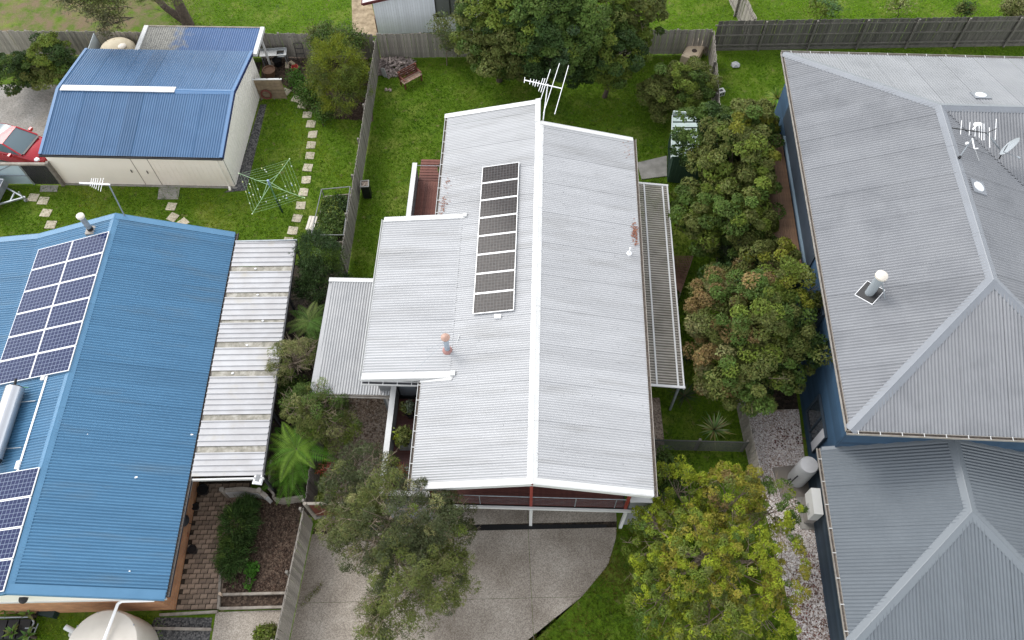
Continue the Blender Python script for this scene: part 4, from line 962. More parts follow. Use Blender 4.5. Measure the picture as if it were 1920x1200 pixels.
# ---------------------------------------------------------------- white shed beyond the back fence
FW = Frame(-7.48, 38.4, 1.5)
WS = thing('white_outbuilding', 'white vertical-clad outbuilding beyond the back fence at the top edge', 'outbuilding', FW.o, FW.r)
me = MB().box(0,.13,-.012,.012,.05,2.55).mesh('cladding_board'); me.materials.append(mat('white_cladding', (.80,.83,.88), .5, 0, (.74,.77,.82), 2, objvar=.05))
for i in range(44):
    o = link('cladding_board', me, None, WS); o.location = (i*.14, -.012, 0)
MB().box(0.0,6.2,.02,4.0,0,2.55).build('wall', M_white_trim, WS)
window(WS, (4.35,-.03,1.85), (1,0,0), (0,-1,0), 1.7, 1.35, M_black, mat('grey_glass', (.13,.14,.13), .15), 2)
M_ox = mat('oxblood', (.10,.022,.024), .5)
MB().add([(0,-.03,2.5),(6.2,-.03,2.5),(6.2,-.03,3.0),(3.6,-.03,3.4)], [(0,1,2,3)]).build('gable_wall', MATS['white_cladding'], WS)
MB().add([(-.5,-.35,2.52),(3.6,-.35,3.42),(3.6,4.2,3.42),(-.5,4.2,2.52)], [(0,1,2,3)]).add([(3.6,-.35,3.42),(7.7,-.35,2.52),(7.7,4.2,2.52),(3.6,4.2,3.42)], [(0,1,2,3)]).build('roof', M_white_trim, WS)
for p_, q_ in (((-.5,-.38,2.44),(3.6,-.38,3.34)),((3.6,-.38,3.34),(7.7,-.38,2.44))): MB().beam(p_, q_, .05, .17).build('barge_board', M_ox, WS)
MB().box(-.58,-.48,-.4,4.2,2.40,2.52).build('gutter', M_ox, WS)
MB().box(-.05,-.001,-.04,.3,0,1.2).build('corner_trim', M_ox, WS)

# ---------------------------------------------------------------- green garden shed
FE = Frame(8.16, 26.75, -8.0)
GSH = thing('garden_shed', 'small green metal garden shed with pale ribbed roof beside the white house', 'shed', FE.o, FE.r)
M_green = mat('green_steel', (.045,.085,.065), .5, 0, (.055,.10,.075), 2)
mb = MB().box(0,1.5,0,2.75,0,1.95); mb.build('wall', M_green, GSH)
rbs = MB()
for i in range(13): rbs.box(-.02,-.002,.1+i*.2,.16+i*.2,.03,1.9)
for i in range(7): rbs.box(.1+i*.2,.16+i*.2,-.02,-.002,.03,1.9)
rbs.build('wall_ribs', M_green, GSH)
M_gsr = mat('garden_shed_roof', (.42,.50,.47), .5, 0, (.34,.42,.39), 2, objvar=.05)
for i in range(7):
    y = -.05+i*.395; MB().add([(-.08,y,1.98),(1.6,y,2.18),(1.6,y+.30,2.18),(-.08,y+.30,1.98),(-.08,y+.32,2.0),(1.6,y+.32,2.20),(1.6,y+.385,2.20),(-.08,y+.385,2.0)], [(0,1,2,3)]).build('roof_sheet', M_gsr, GSH)
MB().box(-.10,1.62,2.75,2.81,1.9,2.25).box(-.12,-.085,-.1,2.74,1.86,2.0).build('roof_edge', mat('pale_edge', (.55,.62,.60), .5), GSH)

# ---------------------------------------------------------------- fences
def fence(name, label, p0, p1, h, face=1, pw=.13, m=M_paling, nr=2, post=2.4, postm=M_rail, plinth=False, lean=0.0, seed=1, cap_=False, hj=.05):
    """palings run p0->p1; rails and posts stand on the +face side (left of the run)"""
    p0, p1 = Vector((p0[0],p0[1],0)), Vector((p1[0],p1[1],0)); d = p1-p0; L = d.length
    t = thing(name, label, 'fence', p0, math.atan2(d.y, d.x)); r = random.Random(seed)
    ms = []
    for k in range(4):
        dz = r.uniform(-hj,hj)*.5; me = MB().add([(-pw/2+.004,-.008,.05),(pw/2-.004,-.008,.05),(pw/2-.004,.008,.05),(-pw/2+.004,.008,.05),(-pw/2+.004,-.008,h+dz),(pw/2-.004,-.008,h+dz+r.uniform(-.012,.012)),(pw/2-.004,.008,h+dz),(-pw/2+.004,.008,h+dz)], [(0,3,2,1),(4,5,6,7),(0,1,5,4),(1,2,6,5),(2,3,7,6),(3,0,4,7)]).mesh('paling'); me.materials.append(m); ms.append(me)
    n = int(L/pw)
    for i in range(n):
        o = link('paling', ms[r.randrange(4)], None, t); o.location = ((i+.5)*pw, r.uniform(-.003,.006), r.uniform(-.02,.02)); o.rotation_euler = (lean+r.uniform(-.012,.012), r.uniform(-.008,.008), r.uniform(-.02,.02))
    for k in range(nr):
        z = h*(.18+.68*k/(nr-1)); MB().box(0,L,.009*face if face>0 else -.047,.047 if face>0 else -.009,z-.04,z+.04).build('rail', postm, t)
    x = .05
    while x <= L:
        y0, y1 = (.048,.14) if face>0 else (-.14,-.048); MB().box(x-.05,x+.05,y0,y1,0,h-.02).build('post', postm, t); x += post
    if plinth: MB().box(0,L,.012,.035,.0,.17).build('plinth_board', postm, t)
    return t
fence('paling_fence', 'grey paling fence across the back of the blue house garden', (-29.6,37.45), (-7.32,36.38), 1.72, 1, .145, M_paling, seed=11, hj=.08)
fence('paling_fence', 'brown-grey paling fence behind the log pile and big trees', (-7.22,36.38), (11.55,36.15), 1.74, 1, .135, M_paling, seed=12)
fence('paling_fence', 'long paling fence dividing the two lawns between blue and white houses', (-7.86,21.4), (-7.22,36.3), 1.72, 1, .115, M_paling, seed=13)
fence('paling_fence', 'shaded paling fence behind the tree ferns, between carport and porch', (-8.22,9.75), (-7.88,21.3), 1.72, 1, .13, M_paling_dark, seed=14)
fence('paling_fence', 'leaning paling fence along the left edge of the driveway', (-8.95,2.2), (-8.24,9.5), 1.9, 1, .15, M_paling, seed=15, lean=.04)
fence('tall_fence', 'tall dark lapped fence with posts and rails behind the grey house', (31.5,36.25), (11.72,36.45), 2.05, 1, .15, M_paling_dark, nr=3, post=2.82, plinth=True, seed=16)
fence('paling_fence', 'weathered fence running back along the grey house garden beside the crate', (11.62,36.1), (10.75,26.6), 1.7, -1, .13, M_paling, seed=17)
fence('paling_fence', 'low weathered fence stub beside the pale gravel strip', (9.66,14.3), (9.80,10.6), 1.35, 1, .15, M_paling, nr=2, post=1.8, seed=18)
fence('paling_fence', 'fence leading away beyond the tall dark fence at the top edge', (14.1,36.9), (13.1,43.5), 1.8, 1, .16, M_paling, nr=2, seed=19)
# slatted cross fence
cf = thing('slat_fence', 'low grey horizontal slat fence between white house and gravel strip', 'fence', (5.72,12.2,0), math.atan2(-.2,3.85))
for i in range(9): MB().box(0,3.9,-.012,.012,.08+i*.115,.105+i*.115).build('slat', mat('dark_slat', (.055,.058,.05), .85), cf)
for x in (.05,1.9,3.85): MB().box(x-.05,x+.05,.013,.11,0,1.15).build('post', M_paling_dark, cf)
MB().box(0,3.9,-.02,.02,1.105,1.14).build('top_rail', MATS['dark_slat'], cf)
# timber gate between driveway and side yard
tg = thing('side_gate', 'red-brown timber side gate with pale frame at the driveway end', 'gate', (-8.15,9.62,0), math.radians(-1.5))
for i in range(11): MB().box(.08+i*.145,.08+i*.145+.137,-.012,.012,.30,1.78).build('board', mat('gate_red', (.15,.045,.03), .6, 0, (.11,.035,.025), 4, objvar=.12), tg)
MB().box(0,1.75,-.05,.05,1.79,1.87).build('top_rail', M_sleeper, tg); MB().box(0,1.75,-.06,.04,0,.28).build('sill', M_concrete, tg)
MB().tube((-.02,-.03,0),(-.02,-.03,1.95),.07,n=10).build('post', M_sleeper, tg, True); MB().box(1.7,1.8,-.05,.05,0,1.9).build('post', M_sleeper, tg)
# ---------------------------------------------------------------- objects around the gardens
M_red = mat('car_red', (.36,.012,.022), .22, .1, spec=.6); M_tyre = mat('tyre', (.015,.015,.016), .8)
M_wind = mat('windscreen', (.10,.14,.16), .15, spec=.4)
C_ = thing('red_car', 'red hatchback parked nose-in beside the garage, half out of frame', 'car', (-26.05,29.72,0), math.radians(-17))
def loft(secs, close=True):
    mb = MB(); n = len(secs[0])
    for s in secs: mb.v += [tuple(p) for p in s]
    for k in range(len(secs)-1):
        for i in range(n-1): mb.f.append((k*n+i, (k+1)*n+i, (k+1)*n+i+1, k*n+i+1))
        mb.f.append((k*n+n-1, (k+1)*n+n-1, (k+1)*n, k*n))
    if close: mb.f += [tuple(range(n)), tuple((len(secs)-1)*n+i for i in range(n))[::-1]]
    return mb
def sec(x, hw, zb, zt, top=.75):
    return [(x,-hw*.85,zb),(x,-hw,zb+.12),(x,-hw,zb+(zt-zb)*.55),(x,-hw*.94,zb+(zt-zb)*.85),(x,-hw*top,zt),(x,0,zt+.03),(x,hw*top,zt),(x,hw*.94,zb+(zt-zb)*.85),(x,hw,zb+(zt-zb)*.55),(x,hw,zb+.12),(x,hw*.85,zb)]
body = loft([sec(-2.05,.62,.38,.80),sec(-1.95,.78,.24,.95),sec(-1.3,.86,.2,1.02),sec(-.4,.87,.2,1.0),sec(.7,.86,.2,.99),sec(1.2,.84,.2,.94),sec(1.7,.80,.22,.82),sec(1.95,.70,.26,.70),sec(2.05,.52,.32,.60)])
body.build('body', M_red, C_, True)
cab = loft([[(x,-a,z) ,(x,-b,zt),(x,b,zt),(x,a,z)] for x,a,z,b,zt in ((-1.98,.66,.94,.60,1.0),(-1.55,.76,.98,.60,1.40),(-.3,.78,.98,.62,1.47),(.2,.78,.98,.60,1.43),(1.12,.74,.95,.70,.98))])
cab.build('window_glass', M_wind, C_, True)
MB().add([(-1.5,-.62,1.42),(-.3,-.64,1.49),(.2,-.62,1.45),(.2,.62,1.45),(-.3,.64,1.49),(-1.5,.62,1.42)], [(0,1,2,3,4,5)]).build('roof_panel', M_red, C_)
for s in (-1,1):
    MB().beam((.2,s*.61,1.44),(1.13,s*.745,.98),.07,.05).build('pillar', M_red, C_)
    MB().obox((.62,s*.95,1.04),(.06,0,0),(0,.10,0),(0,0,.07)).build('side_mirror', M_red, C_)
    MB().ico((1.78,s*.60,.72),.20,.14,.10).build('headlight', mat('headlamp', (.75,.76,.78), .12, spec=.8), C_, True)
    MB().box(-.05,.15,s*.865-.012,s*.865+.012,.80,.84).build('door_handle', M_red, C_)
    for x in (1.28,-1.28):
        wh = MB().tube((x,s*.70,.31),(x,s*.885,.31),.31,n=24).build('wheel', M_tyre, C_, True); MB().tube((x,s*.80,.31),(x,s*.893,.31),.20,n=16).build('rim', M_galv, wh, True)
MB().beam((1.18,-.66,.985),(1.22,.66,.985),.12,.03).build('wiper_cowl', M_black, C_)

T_ = thing('box_trailer', 'grey galvanised box trailer with A-frame drawbar at the left edge', 'trailer', (-26.9,26.55,0), math.radians(-6))
MB().box(-1.1,1.1,-.75,.75,.42,.47).build('floor', M_galv, T_)
for a in ((-1.1,1.1,.72,.76),(-1.1,1.1,-.76,-.72)): MB().box(*a,.48,.85).build('side_panel', M_galv, T_)
for x in (-1.12,1.10): MB().box(x,x+.04,-.76,.76,.48,.85).build('tailgate', M_galv, T_)
MB().tube((-1.1,-.76,.87),(1.12,-.76,.87),.03).tube((1.12,-.76,.87),(1.12,.76,.87),.03).tube((-1.1,.76,.87),(1.12,.76,.87),.03).build('top_rail', M_steel, T_, True)
MB().beam((1.1,-.55,.45),(2.25,0,.45),.07,.08).beam((1.1,.55,.45),(2.25,0,.45),.07,.08).beam((1.65,-.28,.45),(1.65,.28,.45),.06,.06).build('drawbar', M_galv, T_)
MB().tube((2.1,.12,.05),(2.1,.12,.75),.025).tube((2.06,.12,.09),(2.14,.12,.09),.10,n=12).build('jockey_wheel', M_galv, T_, True)
MB().ico((2.3,0,.5),.09,.06,.06).build('coupling', M_steel, T_)
for s in (-1,1): MB().tube((-.1,s*.80,.28),(-.1,s*.98,.28),.28,n=18).build('wheel', M_tyre, T_, True)

gt = thing('drive_gate', 'dark vertical-bar gate with stone post against the cream garage', 'gate', (-24.68,27.52,0), math.radians(-2))
for i in range(12): MB().box(.06+i*.115,.06+i*.115+.09,-.012,.012,.08,1.55).build('bar', M_gutter_dark, gt)
MB().box(0,1.5,.013,.04,.7,.75).build('rail', M_gutter_dark, gt); MB().box(-3.5,1.5,-.06,.08,1.56,1.66).build('top_beam', M_sleeper, gt)
MB().box(1.45,1.60,-.1,.1,0,1.75).build('post', M_rail, gt)
pf = thing('panel_fence', 'pale blue sheet fence panel with braces behind the trailer', 'fence', (-24.72,27.55,0), math.radians(178))
for i in range(3): MB().box(.01+i*.95,.95+i*.95,-.02,.0,.05,1.5).build('panel', mat('pale_blue_sheet', (.36,.46,.50), .5, 0, (.42,.52,.56), 2), pf)
MB().beam((.4,.02,1.5),(1.9,.02,.75),.05,.03).beam((0,.02,.72),(2.85,.02,.72),.05,.03).build('brace', M_galv, pf)
MB().box(-.05,.0,-.05,.05,0,1.55).build('post', M_galv, pf)

bt = thing('water_tank', 'low round beige water tank stained brown behind the garage', 'water tank', (-21.75,36.0,0))
MB().lathe((0,0,0), [(1.0,0),(1.02,1.2),(1.0,1.35),(.85,1.55),(.45,1.70),(.2,1.74)], 32).build('shell', mat('tank_stained', (.50,.43,.31), .7, 0, (.42,.36,.25), 2, col3=(.20,.10,.05), scale3=2.2, lo3=.62, hi3=.70), bt, True)
MB().lathe((.45,-.1,1.66), [(.22,0),(.22,.07),(.18,.1)], 16).build('lid', M_beige, bt, True)
MB().lathe((-.55,-.55,1.5), [(.14,0),(.14,.10),(.1,.12)], 12).build('inlet', M_galv, bt, True)
MB().box(-1.35,-1.31,-1.1,.9,0,1.8).build('screen_panel', mat('grey_sheet', (.30,.34,.36), .6), bt)

sb = thing('sink_bench', 'stainless sink bench against the back fence beside the lean-to', 'sink', (-13.9,36.0,0), math.radians(3))
MB().box(0,.95,-.25,.25,.86,.90).box(1.35,1.5,-.25,.25,.86,.90).box(.95,1.35,-.25,-.17,.86,.90).box(.95,1.35,.17,.25,.86,.90).box(0,1.5,.25,.28,.86,1.0).build('bench_top', mat('stainless', (.42,.43,.43), .35, .5), sb)
MB().box(.95,1.35,-.17,.17,.70,.72).build('basin', M_galv, sb)
for x in (.1,1.4):
    for y in (-.2,.2): MB().box(x-.02,x+.02,y-.02,y+.02,0,.86).build('leg', M_galv, sb)

sc_ = thing('slat_screen', 'timber slat screen with a hung wreath beside the garage', 'screen', (-13.72,33.3,0), math.radians(-1))
for i in range(13): MB().box(0,1.5,-.012,.012,.10+i*.105,.185+i*.105).build('slat', mat('slat_tan', (.24,.18,.11), .8, 0, (.17,.125,.08), 5, objvar=.15), sc_)
for x in (.06,.75,1.44): MB().box(x-.035,x+.035,.013,.07,0,1.5).build('post', M_sleeper, sc_)
MB().box(-.05,1.55,-.04,.06,1.46,1.50).build('cap', M_white_trim, sc_)
wr = thing('wreath', 'dark red woven wreath hanging on the timber slat screen', 'wreath', (-13.25,33.18,.52))
mb = MB(); pts = [(.26*math.cos(t),-.03,.30*math.sin(t)) for t in np.linspace(0,2*math.pi,19)]
mb.path(pts,.05,6); mb.build('ring', mat('wreath_red', (.14,.04,.03), .8), wr, True)

rw = random.Random(21)
def pot(name, label, px, py, r=.2, h=.35, m=None, z0=0, cat='pot', soil=True):
    p = P(px, py, z0+h); t = thing(name, label, cat, (p.x,p.y,z0))
    MB().lathe((0,0,0), [(r*.72,0),(r,h),(r*1.08,h),(r*1.08,h+.03),(r*.9,h+.03),(r*.88,h-.03)], 18).build('vessel', m or M_terracotta, t, True)
    if soil: MB().lathe((0,0,h-.05), [(r*.87,0),(r*.5,.015),(.01,.02)], 14).build('soil', M_soil, t)
    return t
pot('barrel_planter', 'brown half-barrel planter beside the lean-to post', 504, 131, .34, .45, mat('barrel', (.16,.09,.055), .8))
pot('black_tub', 'black round tub under the sink bench', 519, 112, .26, .4, M_black)
for i, (a, b, c, lb) in enumerate(((512,118,(.36,.30,.24),'pale broken paving block leaning by the barrel planter'),(539,124,(.42,.34,.25),'small tan block on the soil near the red bucket'),(548,119,(.5,.4,.28),'short pale timber offcut near the red bucket'))):
    p = P(a,b,.1); o = MB().obox((0,0,.12),(.22-.04*i,0,.05),(0,.10,.02),(-.02,0,.12-.03*i)).build('garden_block', mat(f'block{i}', c, .85)); o.location=(p.x,p.y,0); o.rotation_euler=(0,0,.6+i); tag(o, lb, 'block')
o = MB().lathe((0,0,0), [(.15,0),(.20,.28),(.21,.30),(.18,.30),(.14,.05)], 16).build('bucket', mat('bucket_red', (.45,.06,.06), .5), None, True); p = P(554,130,.1); o.location = (p.x,p.y,0); tag(o, 'small red bucket in the garden corner behind the shrub bed', 'bucket')
ch = thing('metal_frame', 'dark wire plant frame standing against the back fence', 'plant frame', P(565,112,0))
MB().tube((-.2,0,0),(-.2,.1,1.1),.015).tube((.25,0,0),(.25,.1,1.1),.015).tube((-.2,.1,1.1),(.25,.1,1.1),.015).tube((-.2,.03,.4),(.25,.03,.4),.015).tube((-.2,.06,.75),(.25,.06,.75),.015).build('frame', M_gutter_dark, ch, True)

# clothes line
cl_ = thing('clothes_line', 'green rotary clothes line on the lawn beside the garage', 'clothes line', (-11.50,25.35,0))
M_lgreen = mat('line_green', (.30,.46,.26), .5); M_peg = [mat('peg_white', (.75,.8,.72), .5), mat('peg_blue', (.25,.38,.6), .5), mat('peg_yellow', (.6,.6,.25), .5)]
MB().tube((0,0,0),(-.08,.05,1.0),.05,n=10).build('lower_post', mat('post_green', (.02,.05,.03), .5), cl_, True); MB().tube((-.08,.05,1.0),(-.12,.12,2.25),.035,n=10).build('post', mat('post_grn2', (.12,.26,.14), .4), cl_, True)
hub = Vector((-.12,.12,1.95)); top = Vector((-.13,.13,2.28))
ends = [P(a,b,1.95)-Vector((-11.50,25.35,0)) for a,b in ((448,325),(543,298),(571,371),(473,401))]
for e_ in ends:
    MB().tube(hub,e_,.012,.009,8).build('arm', mat('arm_green', (.34,.52,.30), .45), cl_, True); MB().tube(top,hub.lerp(e_,.42),.013,n=6).build('brace', M_lgreen, cl_, True); MB().ico(e_,.035,.035,.035).build('tip', mat('tip_pale', (.7,.8,.55), .5), cl_)
MB().tube(top-Vector((0,0,.4)),top+Vector((0,0,.05)),.06,n=10).build('hub', mat('hub_blue', (.20,.28,.42), .5), cl_, True)
for k in range(4):
    a, b = ends[k], ends[(k+1)%4]
    for f_ in (.97,.86,.74,.62,.50):
        p, q = hub.lerp(a,f_), hub.lerp(b,f_); mid_ = (p+q)/2-Vector((0,0,.04))
        MB().tube(p,mid_,.0035,n=4,cap=False).tube(mid_,q,.0035,n=4,cap=False).build('line', M_lgreen, cl_)
        for j in range(rw.choice((0,1,2,3))):
            t = rw.uniform(.1,.9); c = p.lerp(q,t)-Vector((0,0,.05)); MB().box(c.x-.022,c.x+.022,c.y-.014,c.y+.014,c.z-.05,c.z+.02).build('peg', M_peg[rw.choice((0,0,1,2))], cl_)

# raised strawberry bed
rbp = [P(a,b,.45) for a,b in ((607,367),(660,362),(648,452),(588,452))]
rbd = thing('raised_bed', 'raised garden bed with grey pipe frame against the dividing fence', 'garden bed', (rbp[0].x,rbp[0].y,0))
def Rb(p, z): return Vector((p.x-rbp[0].x, p.y-rbp[0].y, z))
for i in range(4):
    a, b = rbp[i], rbp[(i+1)%4]; MB().beam(Rb(a,.2),Rb(b,.2),.05,.4).build('side_board', M_sleeper, rbd); MB().tube(Rb(a,.95),Rb(b,.95),.025).tube(Rb(a,0),Rb(a,.95),.025).build('frame_pipe', M_render, rbd, True)
MB().prism([(Rb(p,0).x,Rb(p,0).y) for p in rbp[::-1]], .05, .36).build('soil', M_soil, rbd)
wb = thing('slat_bench', 'small white slatted bench beside the raised bed', 'bench', P(588,428,0), math.radians(-8))
for i in range(3): MB().box(-.21+i*.145,-.21+i*.145+.125,-.42,.42,.42,.45).build('slat', M_beige, wb)
for y in (-.35,.35): MB().box(-.2,.2,y-.03,y+.03,0,.415).build('leg', M_white_trim, wb)
bp2 = thing('square_planter', 'tall square black planter standing against the dividing fence', 'planter', (-7.25,26.3,0), .05)
MB().box(-.20,.20,-.20,.20,0,.92).build('vessel', M_black, bp2); rim = MB()
for a in ((-.22,.22,-.22,-.17),(-.22,.22,.17,.22),(-.22,-.17,-.17,.17),(.17,.22,-.17,.17)): rim.box(*a,.925,.97)
rim.build('rim', mat('rim_grey', (.25,.24,.23), .6), bp2); MB().box(-.16,.16,-.16,.16,.925,.935).build('soil', M_litter, bp2)

# garden bench
gbn = thing('garden_bench', 'weathered red-brown timber bench on the back lawn by the logs', 'bench', (-5.35,34.35,0), math.radians(37))
M_bench = mat('bench_red', (.17,.055,.035), .7, 0, (.12,.042,.03), 5, objvar=.12); M_bench_pale = mat('bench_pale', (.36,.27,.20), .8, 0, (.2,.11,.08), 5, objvar=.15)
for i in range(4): MB().box(-.62,.62,-.24+i*.12,-.24+i*.12+.105,.42,.45).build('seat_slat', M_bench_pale if i < 3 else M_bench, gbn)
for i in range(4): MB().obox((0,.26+i*.03,.52+i*.11),(.62,0,0),(0,.013,.004),(0,-.012,.05)).build('back_slat', M_bench, gbn)
for x in (-.55,.55):
    for y in (-.2,.24): MB().box(x-.035,x+.035,y-.035,y+.035,0,.415 if y<0 else .92).build('leg', M_bench, gbn)
    MB().box(x-.04,x+.04,-.26,.26,.62,.66).build('armrest', M_bench, gbn)

# log pile
rl_ = random.Random(31); lm = []
M_log = mat('log_grey', (.30,.25,.225), .9, 0, (.17,.135,.12), 6, objvar=.3)
for k in range(4):
    me = MB().tube((-.24,0,0),(.24,0,0),.05+.012*k,.045+.012*k,7).mesh('log', True); me.materials.append(M_log); lm.append(me)
c0 = P(736,121,.2)
for i in range(150):
    rr_ = rl_.random()**.5; a = rl_.uniform(0,6.28); x, y = rr_*1.25*math.cos(a), rr_*.75*math.sin(a)
    o = link('log', lm[rl_.randrange(4)], None); o.location = (c0.x+x, c0.y+y, .05+max(0,(1-rr_)*.55)*rl_.uniform(.2,1)); o.rotation_euler = (rl_.uniform(-.3,.3), rl_.uniform(-.35,.35), rl_.uniform(0,3.14)); sq = rl_.uniform(.55,1.1); o.scale = (sq, 1, 1)
    tag(o, 'split grey firewood log in the heap by the back fence', 'log', 'firewood heap by the back fence')
o = MB().obox((0,0,.3),(.13,0,.06),(0,.02,.02),(-.05,0,.3)).build('paving_slab', mat('slab_grey', (.33,.33,.32), .85)); p = P(721,142,.1); o.location=(p.x,p.y,0); o.rotation_euler=(0,0,-.5); tag(o,'grey slab leaning on the firewood heap','slab')
for i,(a,b) in enumerate(((724,168),(731,169))):
    p = P(a,b,.06); o = MB().ico((0,0,.06),.12,.11,.10,rl_,.25).build('stone', mat('stone_pink', (.34,.27,.23), .85)); o.location=(p.x,p.y,0); tag(o, ('left','right')[i]+' of two small stones on the lawn beside the bench', 'stone')

# cream tub by the fence, and stones in the next garden
tb = thing('cream_tub', 'upturned cream moulded tub with dark hollows against the back fence', 'tub', P(1301,95,.4), math.radians(-28))
hx = [(-.46,-.85),(.46,-.85),(.46,.6),(.2,.95),(-.2,.95),(-.46,.6)]
mb = MB(); n=6; mb.v=[(x*1.05,y*1.05,-.35) for x,y in hx]+[(x,y,.12) for x,y in hx]+[(x*.8,y*.86,.2) for x,y in hx]; mb.f=[(i,(i+1)%6,6+(i+1)%6,6+i) for i in range(6)]+[(6+i,6+(i+1)%6,12+(i+1)%6,12+i) for i in range(6)]+[tuple(12+i for i in range(6))]
mb.build('shell', mat('cream_plastic', (.62,.50,.36), .6, 0, (.52,.41,.28), 3), tb)
for y in (.40,-.22): MB().lathe((.08,y,.195),[(.16,0),(.14,.02),(.09,.025)],12).build('hollow', mat('hollow_dark', (.07,.05,.04), .9), tb)
ob = MB()
for i in range(14): a=rl_.uniform(0,6); ob.tube((rl_.uniform(-.15,.15),rl_.uniform(-.5,.5),rl_.uniform(.05,.6)),(rl_.uniform(-.2,.2),rl_.uniform(-.5,.5),rl_.uniform(.05,.6)),.025,n=5)
o = ob.build('branch_bundle', M_twig); p=P(1321,90,.3); o.location=(p.x,p.y,0); tag(o,'tangle of cut branches between the cream tub and the fence corner','branches')
o = MB().ico((0,0,.08),.30,.24,.14,rl_,.15).build('flat_stone', mat('stone_grey', (.36,.37,.37), .8)); p=P(1379,121,.1); o.location=(p.x,p.y,0); tag(o,'flat grey stone on the lawn below the tall dark fence','stone')
wm = thing('white_crate', 'small white crate with dark openings beside the right garden fence','crate',P(1350,177,.0),.3); MB().box(-.2,.2,-.16,.16,0,.3).build('shell', M_white_trim, wm); MB().box(-.12,-.02,-.165,-.161,.08,.22).box(.04,.14,-.165,-.161,.08,.22).box(-.1,.1,-.08,.08,.301,.305).build('opening', M_black, wm)

# woven hammock beside the awning
hm = thing('woven_screen', 'sagging brown woven mat hanging beside the translucent awning', 'woven mat', P(1270,500,0))
K = [P(1258,480,1.1),P(1299,480,1.0),P(1276,548,.75),P(1262,535,.85)]; K=[k_-hm.location for k_ in K]
mw = mat('woven', (.22,.12,.085), .9, 0, (.13,.07,.05), 6)
for i in range(13):
    t=i/12; a=K[0].lerp(K[1],t); b=K[3].lerp(K[2],t); m_=(a+b)/2-Vector((0,0,.22)); MB().beam(a,m_,.045,.01).beam(m_,b,.045,.01).build('strip', mw, hm)
for i in range(16):
    t=i/15; a=K[0].lerp(K[3],t); b=K[1].lerp(K[2],t); sag=Vector((0,0,.22*4*t*(1-t)*.5+.012)); MB().beam(a-sag,b-sag,.03,.008).build('strip', mw, hm)
for a in (K[1],K[2]): MB().tube(a,(a.x,a.y,0),.03,n=6).build('pole', M_sleeper, hm)

# roof antenna of the white house
za=7.25; base=FH.m @ Vector((4.45,16.95,5.5)); AT = thing('television_antenna','white yagi television antenna on the back end of the white roof','antenna',base)
w_ = lambda px,py,z=za: P(px,py,z)-base
MB().tube((0,0,0),w_(1027,158),.026).build('mast', M_white_paint, AT, True)
MB().tube(w_(983,150),w_(1054,166),.024).build('boom', M_white_paint, AT, True)
for a,b in (((1032,130),(1014,186)),((1049,119),(1019,212)),((1066,123),(1040,214)),((984,145),(983,155)),((995,148),(993,158)),((1001,149),(999,160)),((1006,150),(1003,162)),((1011,152),(1008,162)),((1018,147),(1010,171)),((1022,147),(1014,173))):
    MB().tube(w_(*a),w_(*b),.015).build('element', M_white_paint, AT, True)
# antenna of the blue house
base=FB.m @ Vector((bu+.35,bl-.05,br-.1)); AT2=thing('television_antenna','white log-periodic antenna on a mast at the blue roof end','antenna',base); za2=6.0
w2=lambda px,py,z=za2: P(px,py,z)-base
MB().tube((0,0,0),w2(204,346),.03).build('mast', M_galv, AT2, True); MB().tube(w2(149,343),w2(206,346),.035).build('boom', M_white_paint, AT2, True)
for x0 in (172,176,180,184,189,194): MB().tube(w2(x0,334+0*x0),w2(x0-3-(x0-172)*.12,346+(x0-165)*.45),.011,n=5).build('element', M_white_paint, AT2, True)

# drain across the driveway
dr = thing('channel_drain','black grated channel drain across the driveway below the deck','drain',(-1.7,9.06,0),math.radians(-1.2))
MB().box(-5.8,5.32,-.11,.11,-.02,.006).build('trench', M_black, dr)
for i in range(60): MB().box(-5.7+i*.184,-5.7+i*.184+.05,-.10,.10,.007,.016).build('grate_bar', M_black, dr)

# verandah pots (plants added with the vegetation)
VP = []
for (u,v,r,lb,m_) in ((-.65,3.85,.20,'dark round pot with a spindly plant, farthest along the verandah',M_black),(-.72,2.60,.24,'grey square pot with leafy shrub in the middle of the verandah',M_render),(-.72,1.30,.24,'grey pot with a spiky red cordyline on the verandah',M_render)):
    p = FH.m @ Vector((u,v,2.225)); t = thing('potted_plant', lb, 'potted plant', p)
    if m_ is M_black: MB().lathe((0,0,0),[(r*.7,0),(r,.36),(r*1.1,.38),(r*.9,.38),(r*.86,.3)],16).build('pot', m_, t, True)
    else:
        MB().box(-r,r,-r,r,0,.40).build('pot', m_, t)
    MB().box(-r*.7,r*.7,-r*.7,r*.7,.37,.402).build('soil', M_soil, t); VP.append(t)
p = FH.m @ Vector((-.10,16.35,2.2)); t = thing('potted_plant','black tub with dark shrub on the rear deck','potted plant',p); MB().lathe((0,0,0),[(.2,0),(.28,.5),(.3,.52),(.26,.52)],16).build('pot', M_black, t, True); VP.append(t)

# big beige tank
bk = thing('water_tank','large pale beige water tank with white inlet pipe at the bottom left','water tank',(-14.85,4.55,0))
MB().lathe((0,0,0),[(1.32,0),(1.34,.5),(1.32,1.75),(1.25,1.88),(.7,1.98),(.1,2.03)],48).build('shell', mat('tank_cream',(.56,.52,.46),.5,0,(.51,.47,.41),1.5), bk, True)
MB().path([(1.72,1.50,2.22),(.55,1.50,2.20),(.42,1.42,2.20),(.05,-.55,2.12)],.055,10).build('inlet_pipe', M_white_paint, bk, True)
MB().tube((-1.55,.75,1.72),(-1.15,.55,1.55),.10,n=12).tube((-1.0,.9,1.6),(-.3,1.1,1.75),.06,n=10).tube((-1.45,.55,1.3),(-1.3,.5,1.5),.12,n=12).build('overflow', M_white_trim, bk, True)
for i in range(10): a=6.28*i/10; MB().ico((1.25*math.cos(a),1.25*math.sin(a),1.90),.03,.03,.02).build('bolt', M_galv, bk)

